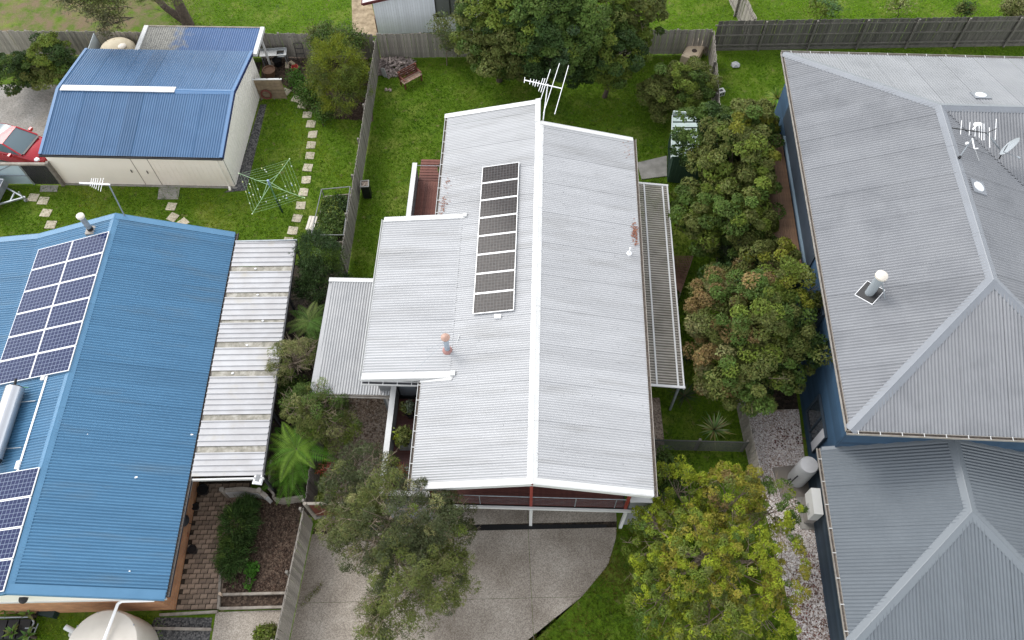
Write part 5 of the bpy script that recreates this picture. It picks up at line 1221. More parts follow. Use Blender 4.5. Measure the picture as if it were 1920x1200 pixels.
# slim tank and heater unit by the grey house
st = thing('slim_tank','slim grey water tank on a concrete pad beside the grey house','water tank',(11.62,10.75,0),.1)
MB().lathe((0,0,.05),[(.36,0),(.38,.06),(.38,1.65),(.34,1.74),(.1,1.78)],28).build('shell', mat('tank_grey',(.38,.38,.385),.45,0,(.33,.33,.335),2), st, True)
MB().box(-.85,.5,-.75,.6,0,.06).build('pad', mat('pad_brown',(.20,.175,.15),.9), st); MB().path([(-.38,-.2,.3),(-.52,-.3,.3),(-.52,-.3,.8),(-.38,-.2,.8)],.03).path([(-.40,-.1,.5),(-.58,-.15,.5)],.035).path([(-.36,-.22,1.2),(-.50,-.3,1.2),(-.52,-.3,.8)],.03).build('pipework', M_black, st, True)
hu = thing('heater_unit','boxy pale grey outdoor heater unit on the wall of the grey house','heater unit',(11.90,8.95,0),math.radians(-5))
MB().box(-.36,.0,-.1,.95,.62,1.42).build('cabinet', mat('unit_grey',(.62,.62,.60),.5), hu); MB().box(-.37,-.361,.05,.5,.68,.95).build('access_panel', mat('panel_grey',(.40,.40,.39),.5), hu)
MB().box(-.34,.02,-.06,.9,.0,.618).build('base', mat('unit_base',(.24,.22,.20),.7), hu); MB().box(-.5,.2,-.3,1.3,-.01,.05).build('pad', M_concrete, hu)

# things in the blue house's front corner
wt = thing('white_tray','white plastic tray with grey window on the carport corner','tray',P(485,898,2.3),-.15)
MB().box(-.16,.16,-.20,.20,0,.10).box(-.19,.19,-.23,.23,.0,.03).build('shell', M_white_paint, wt); MB().box(-.09,.08,-.14,.14,.101,.108).build('window', M_render, wt)
ww = thing('garden_wall','low white curved garden wall ending under the carport','garden wall',P(415,925,0))
wpts=[P(a,b,.75)-ww.location for a,b in ((418,920),(455,917),(488,922),(500,932))]
for i in range(3): a,b=wpts[i],wpts[i+1]; MB().beam((a.x,a.y,.37),(b.x,b.y,.37),.14,.74).build('wall_section', M_white_trim, ww); MB().beam((a.x,a.y,.765),(b.x,b.y,.765),.18,.045).build('coping', M_sleeper, ww)
MB().tube((wpts[0].x,wpts[0].y,0),(wpts[0].x,wpts[0].y,.95),.10,n=12).build('post', M_sleeper, ww, True); MB().tube((wpts[2].x,wpts[2].y,0),(wpts[2].x,wpts[2].y,1.0),.10,n=12).build('post', M_sleeper, ww, True)
rt_ = thing('retaining_edge','stepped pale timber edging below the tree fern','edging',P(500,910,0))
ep=[P(a,b,.6)-rt_.location for a,b in ((508,862),(503,915),(513,926),(512,933),(525,936),(568,930))]
for i in range(5): a,b=ep[i],ep[i+1]; MB().beam((a.x,a.y,.3),(b.x,b.y,.3),.09,.6).build('sleeper', M_sleeper, rt_)
for (pts,lb) in ((((412,1115),(536,1112)),'pale timber sleeper edging the mulch bed, upper of two'),(((412,1141),(536,1138)),'pale timber sleeper edging the mulch bed, lower of two'),(((414,1070),(410,1142)),'timber sleeper between the brick path and mulch bed'),(((300,1153),(408,1147)),'timber edging along the foot of the brick path'),(((285,1178),(396,1180)),'timber edging across the small gravel pad')):
    a,b=P(*pts[0],.1),P(*pts[1],.1); o=MB().beam((0,0,.08),(b.x-a.x,b.y-a.y,.08),.09,.17).build('timber_edging',M_sleeper); o.location=(a.x,a.y,0); tag(o,lb,'edging')
pk=thing('timber_peg','round timber peg at the corner of the mulch bed','peg',P(417,1116,0)); MB().tube((0,0,0),(0,0,.32),.06,n=10).build('peg',mat('peg_pale',(.45,.35,.26),.8),pk,True)
bb=thing('black_kettle','round black kettle barbecue on the brick path by the brick wall','barbecue',P(352,985,0))
MB().lathe((0,0,.62),[(.02,-.22),(.2,-.16),(.29,0),(.29,.02),(.2,.17),(.03,.22)],22).build('bowl',mat('kettle',(.03,.032,.036),.35),bb,True)
for k in range(3): a=k*2.1; MB().tube((.12*math.cos(a),.12*math.sin(a),.45),(.3*math.cos(a),.3*math.sin(a),0),.015).build('leg',M_black,bb,True)
for (a,b,r,h,lb,m_) in ((380,918,.22,.3,'dark bowl pot at the top of the brick path',M_black),(360,1030,.17,.3,'black pot with small plant on the brick path',M_black),(347,1002,.13,.22,'small terracotta pot between the barbecue and black pot',M_terracotta),(366,950,.14,.22,'slim pot with a green plant against the brick wall',M_black)): pot('garden_pot',lb,a,b,r,h,m_)
bn=thing('dark_bin','dark green bin lying by the front brick wall','bin',P(96,1150,0),-.2); MB().box(-.32,.32,-.16,.16,.0,.36).build('body',mat('bin_green',(.012,.03,.03),.5),bn); MB().box(-.34,-.28,-.18,.18,.0,.40).build('lid',M_black,bn)
cr=thing('planter_trolley','grey metal trolley holding dark tubs at the bottom left corner','trolley',P(35,1185,0))
MB().path([(-.75,.45,.5),(.62,.45,.5),(.78,.25,.5),(.70,-.45,.5)],.035,8).tube((.5,.05,.5),(.9,.05,.5),.03).tube((.95,.2,.5),(.88,-.2,.5),.02).build('frame',M_galv,cr,True)
for i in range(3): MB().box(-.7+i*.45,-.3+i*.45,-.3,.38,.05,.42).build('tub',M_black,cr)
# ---------------------------------------------------------------- vegetation
LEAF = leaf_mat()
def leaf_mesh(name, c, ax, nr, ln, wd, col, parent, m=LEAF, fold=.25):
    """c centres, ax long axes, nr normals (Nx3); diamond leaves folded along the midrib"""
    N = len(c); ax = ax/np.linalg.norm(ax,axis=1,keepdims=True); sd = np.cross(nr,ax); sd /= np.maximum(np.linalg.norm(sd,axis=1,keepdims=True),1e-6); nn = np.cross(ax,sd)
    ln = ln[:,None]; wd = wd[:,None]
    V = np.stack([c-ax*ln, c+sd*wd+nn*wd*fold-ax*ln*.15, c+ax*ln, c-sd*wd+nn*wd*fold-ax*ln*.15],1).reshape(-1,3).astype(np.float32)
    me = bpy.data.meshes.new(name); me.vertices.add(4*N); me.vertices.foreach_set('co', V.ravel())
    idx = np.arange(4*N).reshape(-1,4); tri = np.stack([idx[:,[0,1,2]],idx[:,[0,2,3]]],1).reshape(-1,3)
    me.loops.add(6*N); me.loops.foreach_set('vertex_index', tri.ravel().astype(np.int32))
    me.polygons.add(2*N); me.polygons.foreach_set('loop_start', np.arange(0,6*N,3,dtype=np.int32)); me.polygons.foreach_set('loop_total', np.full(2*N,3,dtype=np.int32))
    me.update(calc_edges=True)
    at = me.color_attributes.new('Col','FLOAT_COLOR','POINT'); cc = np.ones((N,4),dtype=np.float32); cc[:,:3]=col; at.data.foreach_set('color', np.repeat(cc,4,axis=0).ravel())
    return link(name, me, m, parent)
def unit(r, n):
    v = r.normal(size=(n,3)); return v/np.linalg.norm(v,axis=1,keepdims=True)
def crown(r, lobes, nclump, per, size, pal, cr=.28, aspect=.45, shell=.55, up=.5, zmin=-.35, outw=.0, jit=.18, flat=.7, patch=6, lp=None, mixr=.3, dome=0.):
    """clumps of leaves over a set of ellipsoid lobes; returns arrays"""
    if dome: per = int(per*1.35)
    w = np.array([l[3]*l[4]+.6*l[5]*(l[3]+l[4])/2 for l in lobes])*np.array([l[6] if len(l)>6 else 1. for l in lobes]); w/=w.sum(); ids = r.choice(len(lobes),nclump,p=w)
    L = np.array([l[:6] for l in lobes])[ids]; d = unit(r,nclump*3); d = d[d[:,2]>zmin][:nclump]
    while len(d)<nclump: e=unit(r,nclump); d=np.concatenate([d,e[e[:,2]>zmin]])[:nclump]
    rad = shell+(1-shell)*r.random(nclump)**.6; rad *= 1+.16*np.sin(d[:,0]*7+ids)*np.cos(d[:,1]*6+d[:,2]*5)
    C = L[:,:3]+d*L[:,3:6]*rad[:,None]
    C[:,2] = np.maximum(C[:,2], .15)
    # palette patches
    seeds = C[r.choice(nclump,min(patch,nclump),replace=False)]; sc = np.array([p[:3] for p in pal]); pw=np.array([p[3] for p in pal],float); pw/=pw.sum()
    scol = r.choice(len(pal),len(seeds),p=pw); near = np.argmin(((C[:,None,:]-seeds[None])**2).sum(2),1); ci = scol[near]
    sw_ = r.random(nclump)<mixr; ci = np.where(sw_, r.choice(len(pal),nclump,p=pw), ci)
    if lp:   # each lobe of the crown keeps its own mix of leaf colours
        for li, q in enumerate(lp):
            mk = np.where(ids==li)[0]
            if q and len(mk):
                w_ = np.array([x[3] for x in q],float); w_/=w_.sum(); allc = np.array([x[:3] for x in q])
                pick = r.choice(len(q),len(mk),p=w_); sc = np.concatenate([sc,allc]); ci[mk] = len(sc)-len(q)+pick
    ccol = sc[ci]*r.uniform(.75,1.25,(nclump,1))*(1.14 if dome else 1.0)
    n = nclump*per; k = np.repeat(np.arange(nclump),per)
    off = r.normal(size=(n,3))*cr*.82*np.array([1,1,flat])*r.uniform(.6,1.3,nclump)[k][:,None]
    if dome:   # leaves lie over each clump like shingles on a small dome
        u = unit(r,n); u[:,2] = np.abs(u[:,2])*.9+u[:,2]*.1; u = u+d[k]*.35; u /= np.linalg.norm(u,axis=1,keepdims=True)
        off = u*(dome*r.uniform(.65,1.35,nclump)[k]*(.62+.42*r.random(n)**.5))[:,None]*np.array([1,1,.8])
    c = C[k]+off; c[:,2]=np.maximum(c[:,2],.06)
    dk = d[k]; ax = unit(r,n)+outw*dk; nr = unit(r,n)+np.array([0,0,up])*2.6+dk*.9
    if dome: nr = unit(r,n)*.75+u*1.5+np.array([0,0,.5])
    ln = (1.22 if dome else 1.4)*size*r.uniform(.6,1.3,n); wd = ln*aspect*r.uniform(.8,1.2,n)
    col = ccol[k]*r.uniform(1-jit,1+jit,(n,1))*(1+r.normal(size=(n,3))*.05)
    return c, ax, nr, ln, wd, np.clip(col,.004,1), C
def lobe(px, py, z, rx, ry=None, rz=None, wt=1.):
    p = P(px,py,z); s = (CAM_H-z)/P(960,py,0).length*0+np.linalg.norm(np.array(P(px+50,py,z)-P(px,py,z)))/50
    ry = ry or rx; return (p.x, p.y, z, rx*s, ry*s*1.12, rz if rz else rx*s*.85, wt)
def tree(name, label, cat, base, lobes, nclump, per, size, pal, seed, trunk=.14, bark=None, group=None, nbranch=26, tw=.018, bare=0, **kw):
    r = np.random.default_rng(seed); rp_ = random.Random(seed)
    base = Vector((base[0],base[1],0)); t = thing(name, label, cat, base, 0, group)
    lb = [(l[0]-base.x,l[1]-base.y,*l[2:]) for l in lobes]
    c,ax,nr,ln,wd,col,C = crown(r, lb, nclump, per, size, pal, **kw)
    leaf_mesh('crown', c,ax,nr,ln,wd,col,t)
    cz = np.mean([l[2] for l in lb]); cxy = np.mean([[l[0],l[1]] for l in lb],0); mb = MB()
    fork = Vector((cxy[0]*.35,cxy[1]*.35,max(.25,cz*.45))); mid_ = fork*.5+Vector((rp_.uniform(-.08,.08),rp_.uniform(-.08,.08),0))
    mb.tube((0,0,-.05),mid_,trunk,trunk*.85,9).tube(mid_,fork,trunk*.85,trunk*.7,9)
    for l in lb:
        e_ = Vector((l[0],l[1],l[2]-l[5]*.1)); m_ = fork.lerp(e_,.5)+Vector((rp_.uniform(-.15,.15),rp_.uniform(-.15,.15),.1)); mb.tube(fork,m_,trunk*.55,trunk*.38,7).tube(m_,e_,trunk*.38,trunk*.18,6)
        for i in range(max(2,nbranch//len(lb))):
            k_ = np.argmin(((C-np.array([l[0],l[1],l[2]])+r.normal(size=3)*l[3]*.6)**2).sum(1)); tip = Vector(C[k_]); st = m_.lerp(e_,rp_.random())
            mm = st.lerp(tip,.55)+Vector((rp_.uniform(-.12,.12),rp_.uniform(-.12,.12),rp_.uniform(-.05,.12))); mb.tube(st,mm,tw*1.4,tw,5,False).tube(mm,tip,tw,tw*.5,5,False)
    mb.build('trunk', bark or M_bark, t, True)
    if bare:
        tb = MB()
        for i in range(bare):
            l = lb[rp_.randrange(len(lb))]; d = unit(r,1)[0]; d[2]=abs(d[2])*.8+.1; p0 = Vector((l[0],l[1],l[2]))+Vector(d*np.array(l[3:6]))*.55; p1 = Vector((l[0],l[1],l[2]))+Vector(d*np.array(l[3:6]))*rp_.uniform(.9,1.12)
            p1 += Vector((rp_.uniform(-.25,.25),rp_.uniform(-.25,.25),0)); tb.tube(p0,p1,.014,.006,4,False)
            for j in range(4):
                q = p0.lerp(p1,rp_.uniform(.3,.9)); tb.tube(q,q+Vector((rp_.uniform(-.3,.3),rp_.uniform(-.3,.3),rp_.uniform(0,.2))),.007,.004,4,False)
        tag(tb.build('twigs', M_twig, t), kind='stuff')
    return t
DK=(.036,.064,.018); MG=(.066,.106,.022); LG=(.112,.150,.024); YG=(.185,.222,.018); OL=(.098,.114,.030); OL2=(.165,.165,.066); BR=(.175,.125,.050); OR=(.24,.14,.035); YL=(.20,.185,.028)
def pal(*a): return [(*c,w) for c,w in a]
# --- big trees on the back lawn
tree('broadleaf_tree','tall dark tree with yellowish crown, left of the three over the back fence','tree',(-.4,34.4),[lobe(925,35,4.6,62,60,2.2),lobe(950,90,3.6,55,55,2.0),lobe(900,80,3.2,42,40,1.6),lobe(960,20,5.2,50,40,1.8),lobe(930,115,1.8,50,35,1.3),lobe(975,125,1.5,40,30,1.1)],280,130,.075,pal((DK,3),(MG,4),(LG,2),(OL,2),((.17,.18,.025),.7)),101,.2,cr=.30,dome=0.42)
tree('broadleaf_tree','tall bluish dark-green tree, middle of the three over the back fence','tree',(2.2,34.0),[lobe(1020,40,4.9,68,62,2.3),lobe(1040,110,3.6,58,42,1.8),lobe(1075,60,4.4,55,55,2.0),lobe(1050,140,1.6,60,28,1.2)],260,130,.075,pal((DK,3),((.05,.082,.034),4),(MG,3),(LG,.8)),102,.22,cr=.30,dome=0.44)
tree('broadleaf_tree','bushy olive-green tree, rightmost of the three over the back fence','tree',(6.0,35.0),[lobe(1150,10,3.6,75,55,1.9),lobe(1200,20,3.2,55,55,1.7),lobe(1120,35,3.8,45,45,1.7)],170,120,.07,pal((MG,3),(OL,4),(LG,2),((.17,.18,.025),.6),(DK,1)),103,.18,bare=18,cr=.28,dome=0.36)
tree('broadleaf_shrub','round leafy bright green shrub hanging below the back trees','shrub',(5.4,32.9),[lobe(1150,110,2.6,58,50,1.5),lobe(1130,135,1.9,40,30,1.2),lobe(1185,85,2.2,40,40,1.3)],130,120,.075,pal((MG,4),(LG,3),(DK,2)),104,.14,cr=.26,dome=0.34)
tree('round_shrub','wide rounded green shrub beside the green garden shed','shrub',(9.2,31.6),[lobe(1265,170,1.5,60,46,1.3),lobe(1230,185,1.3,40,34,1.0),lobe(1300,160,1.3,42,44,1.1),lobe(1268,205,1.1,45,25,.9)],170,120,.06,pal((MG,3),(OL,3),(LG,2)),105,.1,cr=.22,dome=0.3)
tree('broadleaf_tree','dense dark tree with yellow tips covering the green garden shed','tree',(10.6,25.2),[lobe(1330,265,3.0,62,52,1.7),lobe(1375,300,3.6,70,70,1.9),lobe(1310,400,2.6,45,60,1.5),lobe(1370,420,2.8,62,55,1.7),lobe(1415,380,2.8,42,62,1.5),lobe(1400,245,3.2,55,40,1.5),lobe(1432,232,2.4,30,28,1.1),lobe(1390,350,1.8,70,80,1.2)],430,130,.072,pal((DK,3),(MG,3.5),(OL,2),(LG,2.2),(YG,.9),(OR,.25)),106,.2,cr=.25,lp=[pal((MG,3),(DK,3)),pal((OL,4),(LG,1.5),((.17,.18,.025),.5)),pal((OL,2),(MG,3),(LG,1)),pal((LG,2),(OL,2),(MG,2)),pal((OL,2),(LG,2),(MG,1)),pal((OL,3),((.17,.18,.025),.6),(OR,.15),(MG,1)),pal((MG,3),(DK,3))],dome=0.38)
tree('broadleaf_tree','autumn-tinged tree, rusty on its left, against the blue weatherboard wall','tree',(9.9,16.2),[lobe(1400,600,3.6,85,75,2.2),lobe(1340,600,2.8,55,75,1.8),lobe(1460,560,3.4,60,55,1.9),lobe(1480,650,3.0,48,70,1.7),lobe(1400,710,2.8,80,60,1.8),lobe(1345,690,2.4,45,60,1.4),lobe(1440,500,2.8,60,35,1.4),lobe(1360,540,2.0,50,40,1.2),lobe(1420,650,2.0,80,80,1.2)],470,130,.060,pal((OL,3),(MG,3),(LG,2),(YG,.8),(BR,2.0),(OR,.35),(DK,1.5)),107,.2,bare=40,cr=.24,lp=[pal((OL,4),(MG,2),(BR,.6),(LG,1)),pal((BR,3),(OL2,2),(OL,3)),pal(((.17,.18,.025),1.4),(LG,3),(OL,2)),pal((MG,3),(OL,3),(DK,2)),pal((OL,4),(MG,3),(LG,.6)),pal((BR,1.5),(OL2,1),(OL,3)),pal((BR,1.5),((.17,.18,.025),1),(OL,3)),pal((DK,2),(OL,2)),pal((DK,2),(OL,2))],dome=0.36)
tree('wattle_tree','bright yellow-green feathery tree at the lower right of the driveway','tree',(7.0,7.4),[lobe(1270,920,2.6,58,45,1.1),lobe(1225,1020,2.9,50,70,1.4),lobe(1300,1040,3.5,70,80,1.6),lobe(1370,930,2.9,62,50,1.3,1.),lobe(1390,1070,3.2,65,80,1.4,1.),lobe(1230,1130,2.5,50,55,1.2),lobe(1330,1170,3.0,80,50,1.4,.8),lobe(1450,950,2.4,50,50,1.0,.5),lobe(1470,1050,2.4,45,70,1.0,.4),lobe(1440,1160,2.3,60,45,1.0,.4)],980,56,.048,pal((YG,5),(LG,3),(YL,1.2),(OL,1.2),(MG,1)),108,.14,M_bark_pale,nbranch=150,tw=.015,bare=90,cr=.20,aspect=.34,outw=.7,shell=.62,dome=.19,lp=[pal((YG,4),(LG,2)),pal((YG,4),(LG,3),(MG,1)),pal((YL,2),(YG,2),(LG,2),(OL,1)),pal((YL,3),(BR,.5),(OL,1),(YG,1)),None,pal((LG,3),(YG,3),(MG,2)),pal((LG,2),(YG,2),(OL,2)),None,None,None])
tree('tea_tree','olive feathery tree with pale twigs over the driveway','tree',(-4.7,8.3),[lobe(685,895,3.2,62,50,1.5),lobe(730,970,4.2,90,80,2.0),lobe(810,990,3.8,72,75,1.8),lobe(770,1080,3.8,82,85,1.9),lobe(740,1140,3.0,62,60,1.5),lobe(830,1070,3.4,50,70,1.6),lobe(655,930,2.8,55,50,1.3),lobe(650,985,2.4,50,40,1.1),lobe(690,1010,3.0,60,60,1.5),lobe(850,1010,3.0,45,60,1.3),lobe(700,1165,2.6,35,38,1.1)],720,80,.052,pal((OL,4),(OL2,3),((.075,.085,.03),3),((.055,.066,.028),3),(LG,.6)),109,.18,M_bark_pale,nbranch=150,tw=.016,bare=170,cr=.26,aspect=.2,outw=.5,shell=.5,patch=18,dome=.27)
tree('broadleaf_shrub','grey-green leafy shrub with bare branches filling the gap between the two right trees','shrub',(10.9,20.6),[lobe(1420,485,1.8,45,30,1.1),lobe(1385,475,1.4,40,26,1.0),lobe(1455,470,1.6,30,30,1.0)],120,110,.06,pal((DK,3),((.06,.075,.04),3),(MG,2)),141,.07,bare=30,cr=.24,dome=.27)
# --- side garden between carport and porch
tree('conifer_shrub','dark spiky conifer at the corner of the white carport','shrub',(-8.75,20.9),[lobe(600,480,2.2,42,36,1.5),lobe(605,525,1.6,44,40,1.3),lobe(585,545,1.2,30,30,1.0)],300,60,.055,pal((DK,5),((.034,.062,.020),4),(MG,1.5)),110,.09,cr=.16,aspect=.16,outw=1.2,up=.2)
tree('feathery_shrub','grey-green twiggy shrub beside the carport gutter','shrub',(-8.9,15.7),[lobe(545,680,2.3,38,38,1.1),lobe(570,665,2.0,28,30,.9)],70,70,.042,pal((OL,4),(OL2,3),(MG,1)),111,.07,M_bark_pale,nbranch=60,tw=.013,bare=50,cr=.22,aspect=.2,outw=.7,dome=.22)
tree('feathery_shrub','spreading olive shrub left of the porch with bare pale limbs','shrub',(-8.0,13.6),[lobe(600,775,2.4,52,40,1.1),lobe(570,765,2.2,38,36,1.0),lobe(635,800,1.8,34,36,1.0),lobe(615,745,2.0,40,22,.9)],150,75,.046,pal((OL,3),(MG,3),(LG,1.4),(OL2,2)),112,.08,M_bark_pale,nbranch=70,tw=.014,bare=50,cr=.22,aspect=.22,outw=.6,dome=.24)
tree('low_shrub','small yellowish shrub between the two tree ferns','shrub',(-8.9,14.4),[lobe(560,745,1.0,30,25,.7),lobe(540,720,1.0,20,20,.6)],70,40,.05,pal((LG,2),(YG,1),(MG,3)),113,.05)
# --- blue house garden
tree('conifer_shrub','large rounded golden-green conifer by the dividing fence','shrub',(-9.1,32.3),[lobe(632,130,2.0,50,48,1.8),lobe(640,175,1.3,46,40,1.2),lobe(600,140,1.4,24,44,1.2),lobe(668,150,1.4,24,44,1.2)],460,64,.052,pal((OL,2),(MG,2),((.15,.18,.016),4),(LG,2)),114,.12,cr=.17,aspect=.16,outw=1.4,up=.3)
tree('broadleaf_shrub','ragged green shrub growing over the back fence behind the conifer','shrub',(-9.3,36.9),[lobe(610,75,1.7,36,26,.8),lobe(650,80,1.6,34,22,.7)],130,44,.05,pal((OL,3),(MG,4)),115,.07)
tree('flowering_shrub','low bright green plant beside the stepping stones with white flowers','plant',(-10.4,33.1),[lobe(575,165,.5,22,22,.45),lobe(585,185,.4,20,16,.4),lobe(556,150,.5,14,12,.4)],80,36,.05,pal(((.05,.12,.015),4),(MG,2)),116,.03,nbranch=4)
tree('flowering_shrub','small dark shrub with white flowers at the conifer bed edge','plant',(-10.0,31.2),[lobe(607,212,.4,14,13,.4)],34,36,.045,pal((MG,3),((.05,.12,.015),2)),117,.03,nbranch=3)
tree('broadleaf_shrub','dark bushy shrub by the paved court left of the garage','shrub',(-27.6,35.2),[lobe(25,140,1.2,36,32,1.1),lobe(55,130,1.2,22,26,1.0)],70,120,.06,pal((MG,3),(DK,3),(OL,1)),118,.08,dome=0.3)
tree('broadleaf_shrub','larger green shrub in front of the left back fence','shrub',(-24.9,35.4),[lobe(100,110,1.7,40,34,1.3),lobe(85,140,1.1,40,28,1.0),lobe(125,125,1.2,20,24,1.0)],90,120,.06,pal((MG,3),(LG,2),(OL,2),(DK,1)),119,.09,dome=0.32)
tree('dry_shrub','little tan dry shrub between the two shrubs at the left','shrub',(-26.5,35.0),[lobe(48,130,.9,13,16,.5)],30,30,.05,pal(((.24,.17,.08),3),(OL,1)),120,.03,nbranch=4)
# --- gum tree beyond the back fence
gum = tree('gum_tree','gum tree with forked dark trunk and drooping olive foliage beyond the back fence','tree',(-18.9,39.6),[lobe(165,-15,5.2,52,30,1.6),lobe(190,15,4.0,32,30,1.3),lobe(240,-15,5.0,48,22,1.3),lobe(300,-25,5.6,50,25,1.4),lobe(205,45,3.2,18,26,.9),lobe(130,-15,5.0,35,20,1.2)],300,40,.07,pal((OL,4),(OL2,3),((.10,.10,.05),2)),121,.01,M_bark,nbranch=50,tw=.02,bare=30,cr=.26,aspect=.22,outw=.2)
MB().tube((0,0,-.05),(-.25,.45,1.0),.36,.30,12).tube((-.25,.45,1.0),(-.6,1.1,2.6),.30,.26,12).tube((-.6,1.1,2.6),(-.7,1.5,4.5),.26,.2,10).build('trunk', M_bark, gum, True)
MB().tube((-.10,.10,.15),(-1.05,.35,1.0),.24,.20,10).tube((-1.05,.35,1.0),(-2.0,.9,2.0),.20,.15,9).tube((-2.0,.9,2.0),(-3.0,1.5,3.6),.15,.1,8).build('limb', M_bark, gum, True)
# --- small trees near the back
tree('slender_tree','thin young tree in front of the white outbuilding','tree',(-3.4,35.7),[lobe(832,45,2.5,26,24,.6),lobe(855,75,1.8,28,22,.6),lobe(842,95,1.2,24,16,.5),lobe(820,55,2.2,16,16,.5)],60,34,.06,pal((OL,3),((.10,.13,.05),3),(MG,1)),122,.035,M_bark_pale,nbranch=30,tw=.01,cr=.2,aspect=.3)
for (px_,py_,z,rr__,lb,pl_,sd_,nc) in ((1548,14,.9,30,'small leafy sapling beyond the tall dark fence, left one',pal((LG,3),((.10,.17,.06),2)),123,34),(1690,14,.7,22,'pale flowering sapling beyond the middle of the tall fence',pal((LG,3),((.22,.24,.09),2)),124,16),(1808,18,.7,13,'small round dark bush beyond the tall fence',pal((DK,3),(OL,2)),125,24),(1905,20,1.6,26,'drooping olive shrub at the top right corner',pal((OL,3),(OL2,2)),126,80)):
    l_ = lobe(px_,py_,z,rr__,rr__*.8,.5); tree('garden_sapling',lb,'sapling',(l_[0],l_[1]),[l_],nc,34,.055,pl_,sd_,.03,nbranch=8,cr=.2)
# --- rosemary
tree('rosemary_bush','dense upright dark-green rosemary bush beside the brick path','shrub',(-11.0,8.7),[lobe(446,985,.55,36,42,.7),lobe(440,1035,.45,30,38,.6),lobe(462,955,.5,22,24,.6),lobe(430,1060,.35,20,20,.4)],330,44,.055,pal((MG,4),((.045,.085,.022),3),(DK,2)),127,.05,cr=.11,aspect=.16,outw=1.6,up=.1,nbranch=12)
tree('broadleaf_shrub','dark leafy plant against the wall at the front right of the deck','shrub',(5.6,10.4),[lobe(1245,890,.8,22,35,.7)],70,36,.06,pal((DK,3),(MG,3)),128,.04,nbranch=6)
tree('standard_tree','small round topiary tree on a thin stem beside the fence','tree',(9.9,21.4),[lobe(1344,462,1.5,23,18,.42)],16,110,.055,pal((LG,4),(MG,2)),129,.035,M_bark_pale,nbranch=6,cr=.16,dome=0.24)
tree('strawberry_plants','leafy strawberry plants filling the raised bed','plants',((rbp[0].x+rbp[2].x)/2,(rbp[0].y+rbp[2].y)/2),[lobe(628,385,.45,24,16,.16),lobe(624,410,.45,26,18,.16),lobe(618,435,.45,26,18,.16)],330,30,.06,pal((MG,4),(LG,3),(DK,1)),130,.01,nbranch=3,cr=.13,up=1.2,zmin=-.05)
tree('seedling','bright green seedling in the mulch bed','plant',P(470,1068,0),[lobe(472,1068,.15,11,11,.15)],22,24,.05,pal(((.06,.16,.02),1)),131,.012,nbranch=2,cr=.08)
tree('seedling','tiny green seedling near the timber sleeper','plant',P(465,1095,0),[lobe(466,1096,.1,6,6,.1)],9,20,.045,pal(((.06,.14,.02),1)),132,.01,nbranch=2,cr=.06)
tree('low_shrub','grass-green plant at the foot of the driveway fence','plant',P(500,1190,0),[lobe(500,1190,.2,22,13,.2)],60,30,.05,pal((LG,3),(OL,2)),133,.012,nbranch=2,cr=.1)

def radial(name, label, cat, base, n, L, w, cols, seed, rise=(.3,1.2), droop=.6, parent=None, z0=.05, bands=1):
    """rosette of arching strap leaves"""
    r = random.Random(seed); t = parent or thing(name, label, cat, base); V=[]; Fc=[]; C=[]
    for i in range(n):
        a = 6.283*i/n*2.4+r.uniform(-.3,.3); el = r.uniform(*rise); l = L*r.uniform(.75,1.1); d = Vector((math.cos(a),math.sin(a),0)); sd = Vector((-d.y,d.x,0)); k = 5; b = len(V)
        c = [x*r.uniform(.75,1.25) for x in cols[r.randrange(len(cols))]]
        for j in range(k+1):
            s = j/k; p = d*(l*s*math.cos(el))+Vector((0,0,z0+l*s*math.sin(el)-droop*l*s*s*math.cos(el)*.8)); p.z=max(p.z,.03 if parent is None else p.z); ww_ = w*(1-s**1.5)*(.5+.5*min(1,s*5)); V += [p-sd*ww_, p+sd*ww_]; C += [(*c,1)]*2
        for j in range(k): Fc.append((b+2*j,b+2*j+1,b+2*j+3,b+2*j+2))
    me = bpy.data.meshes.new('leaves'); me.from_pydata([tuple(v) for v in V],[],Fc); at=me.color_attributes.new('Col','FLOAT_COLOR','POINT'); at.data.foreach_set('color', np.array(C,dtype=np.float32).ravel())
    link('leaves', me, LEAF, t)
    if parent is None: MB().tube((0,0,-.03),(0,0,z0+.08),.07,.05,8).build('stem', M_bark, t)
    return t
radial('yucca','pale variegated yucca rosette by the slat fence','yucca',P(1341,802,.3)-Vector((0,0,.3)),70,.95,.04,[(.26,.32,.12),(.16,.24,.08),(.38,.40,.20)],201,(.1,1.3),.3)
radial('yucca','dark strap-leaved yucca beside the awning post','yucca',P(1285,738,.3)-Vector((0,0,.3)),44,.85,.035,[(.045,.075,.03),(.08,.11,.045)],202,(.1,1.2),.5)
radial('yucca','dark yucca half hidden between awning and rusty tree','yucca',P(1290,668,.3)-Vector((0,0,.3)),30,.6,.03,[(.03,.06,.025),(.05,.08,.03)],203)
radial('yucca','green strappy yucca at the corner of the grey house balcony','yucca',P(1458,182,1.2)-Vector((0,0,1.2)),56,.8,.045,[(.20,.27,.05),(.14,.20,.04)],204,(.1,1.2),.5,z0=1.1)
radial('yucca','dark strappy plant below the right parapet of the white house','yucca',P(1238,905,.3)-Vector((0,0,.3)),36,.6,.035,[(.025,.05,.018),(.04,.07,.025)],205)
radial('','','',None,34,.55,.022,[(.25,.06,.035),(.16,.05,.03),(.30,.12,.06)],206,(.05,1.2),.4,parent=VP[2],z0=.42)
def small_foliage(parent, n, size, pal_, seed, c=(0,0,.7), rad=(.28,.28,.3)):
    r=np.random.default_rng(seed); a=crown(r,[(*c,*rad)],n,22,size,pal_,cr=.1); leaf_mesh('foliage',*a[:6],parent)
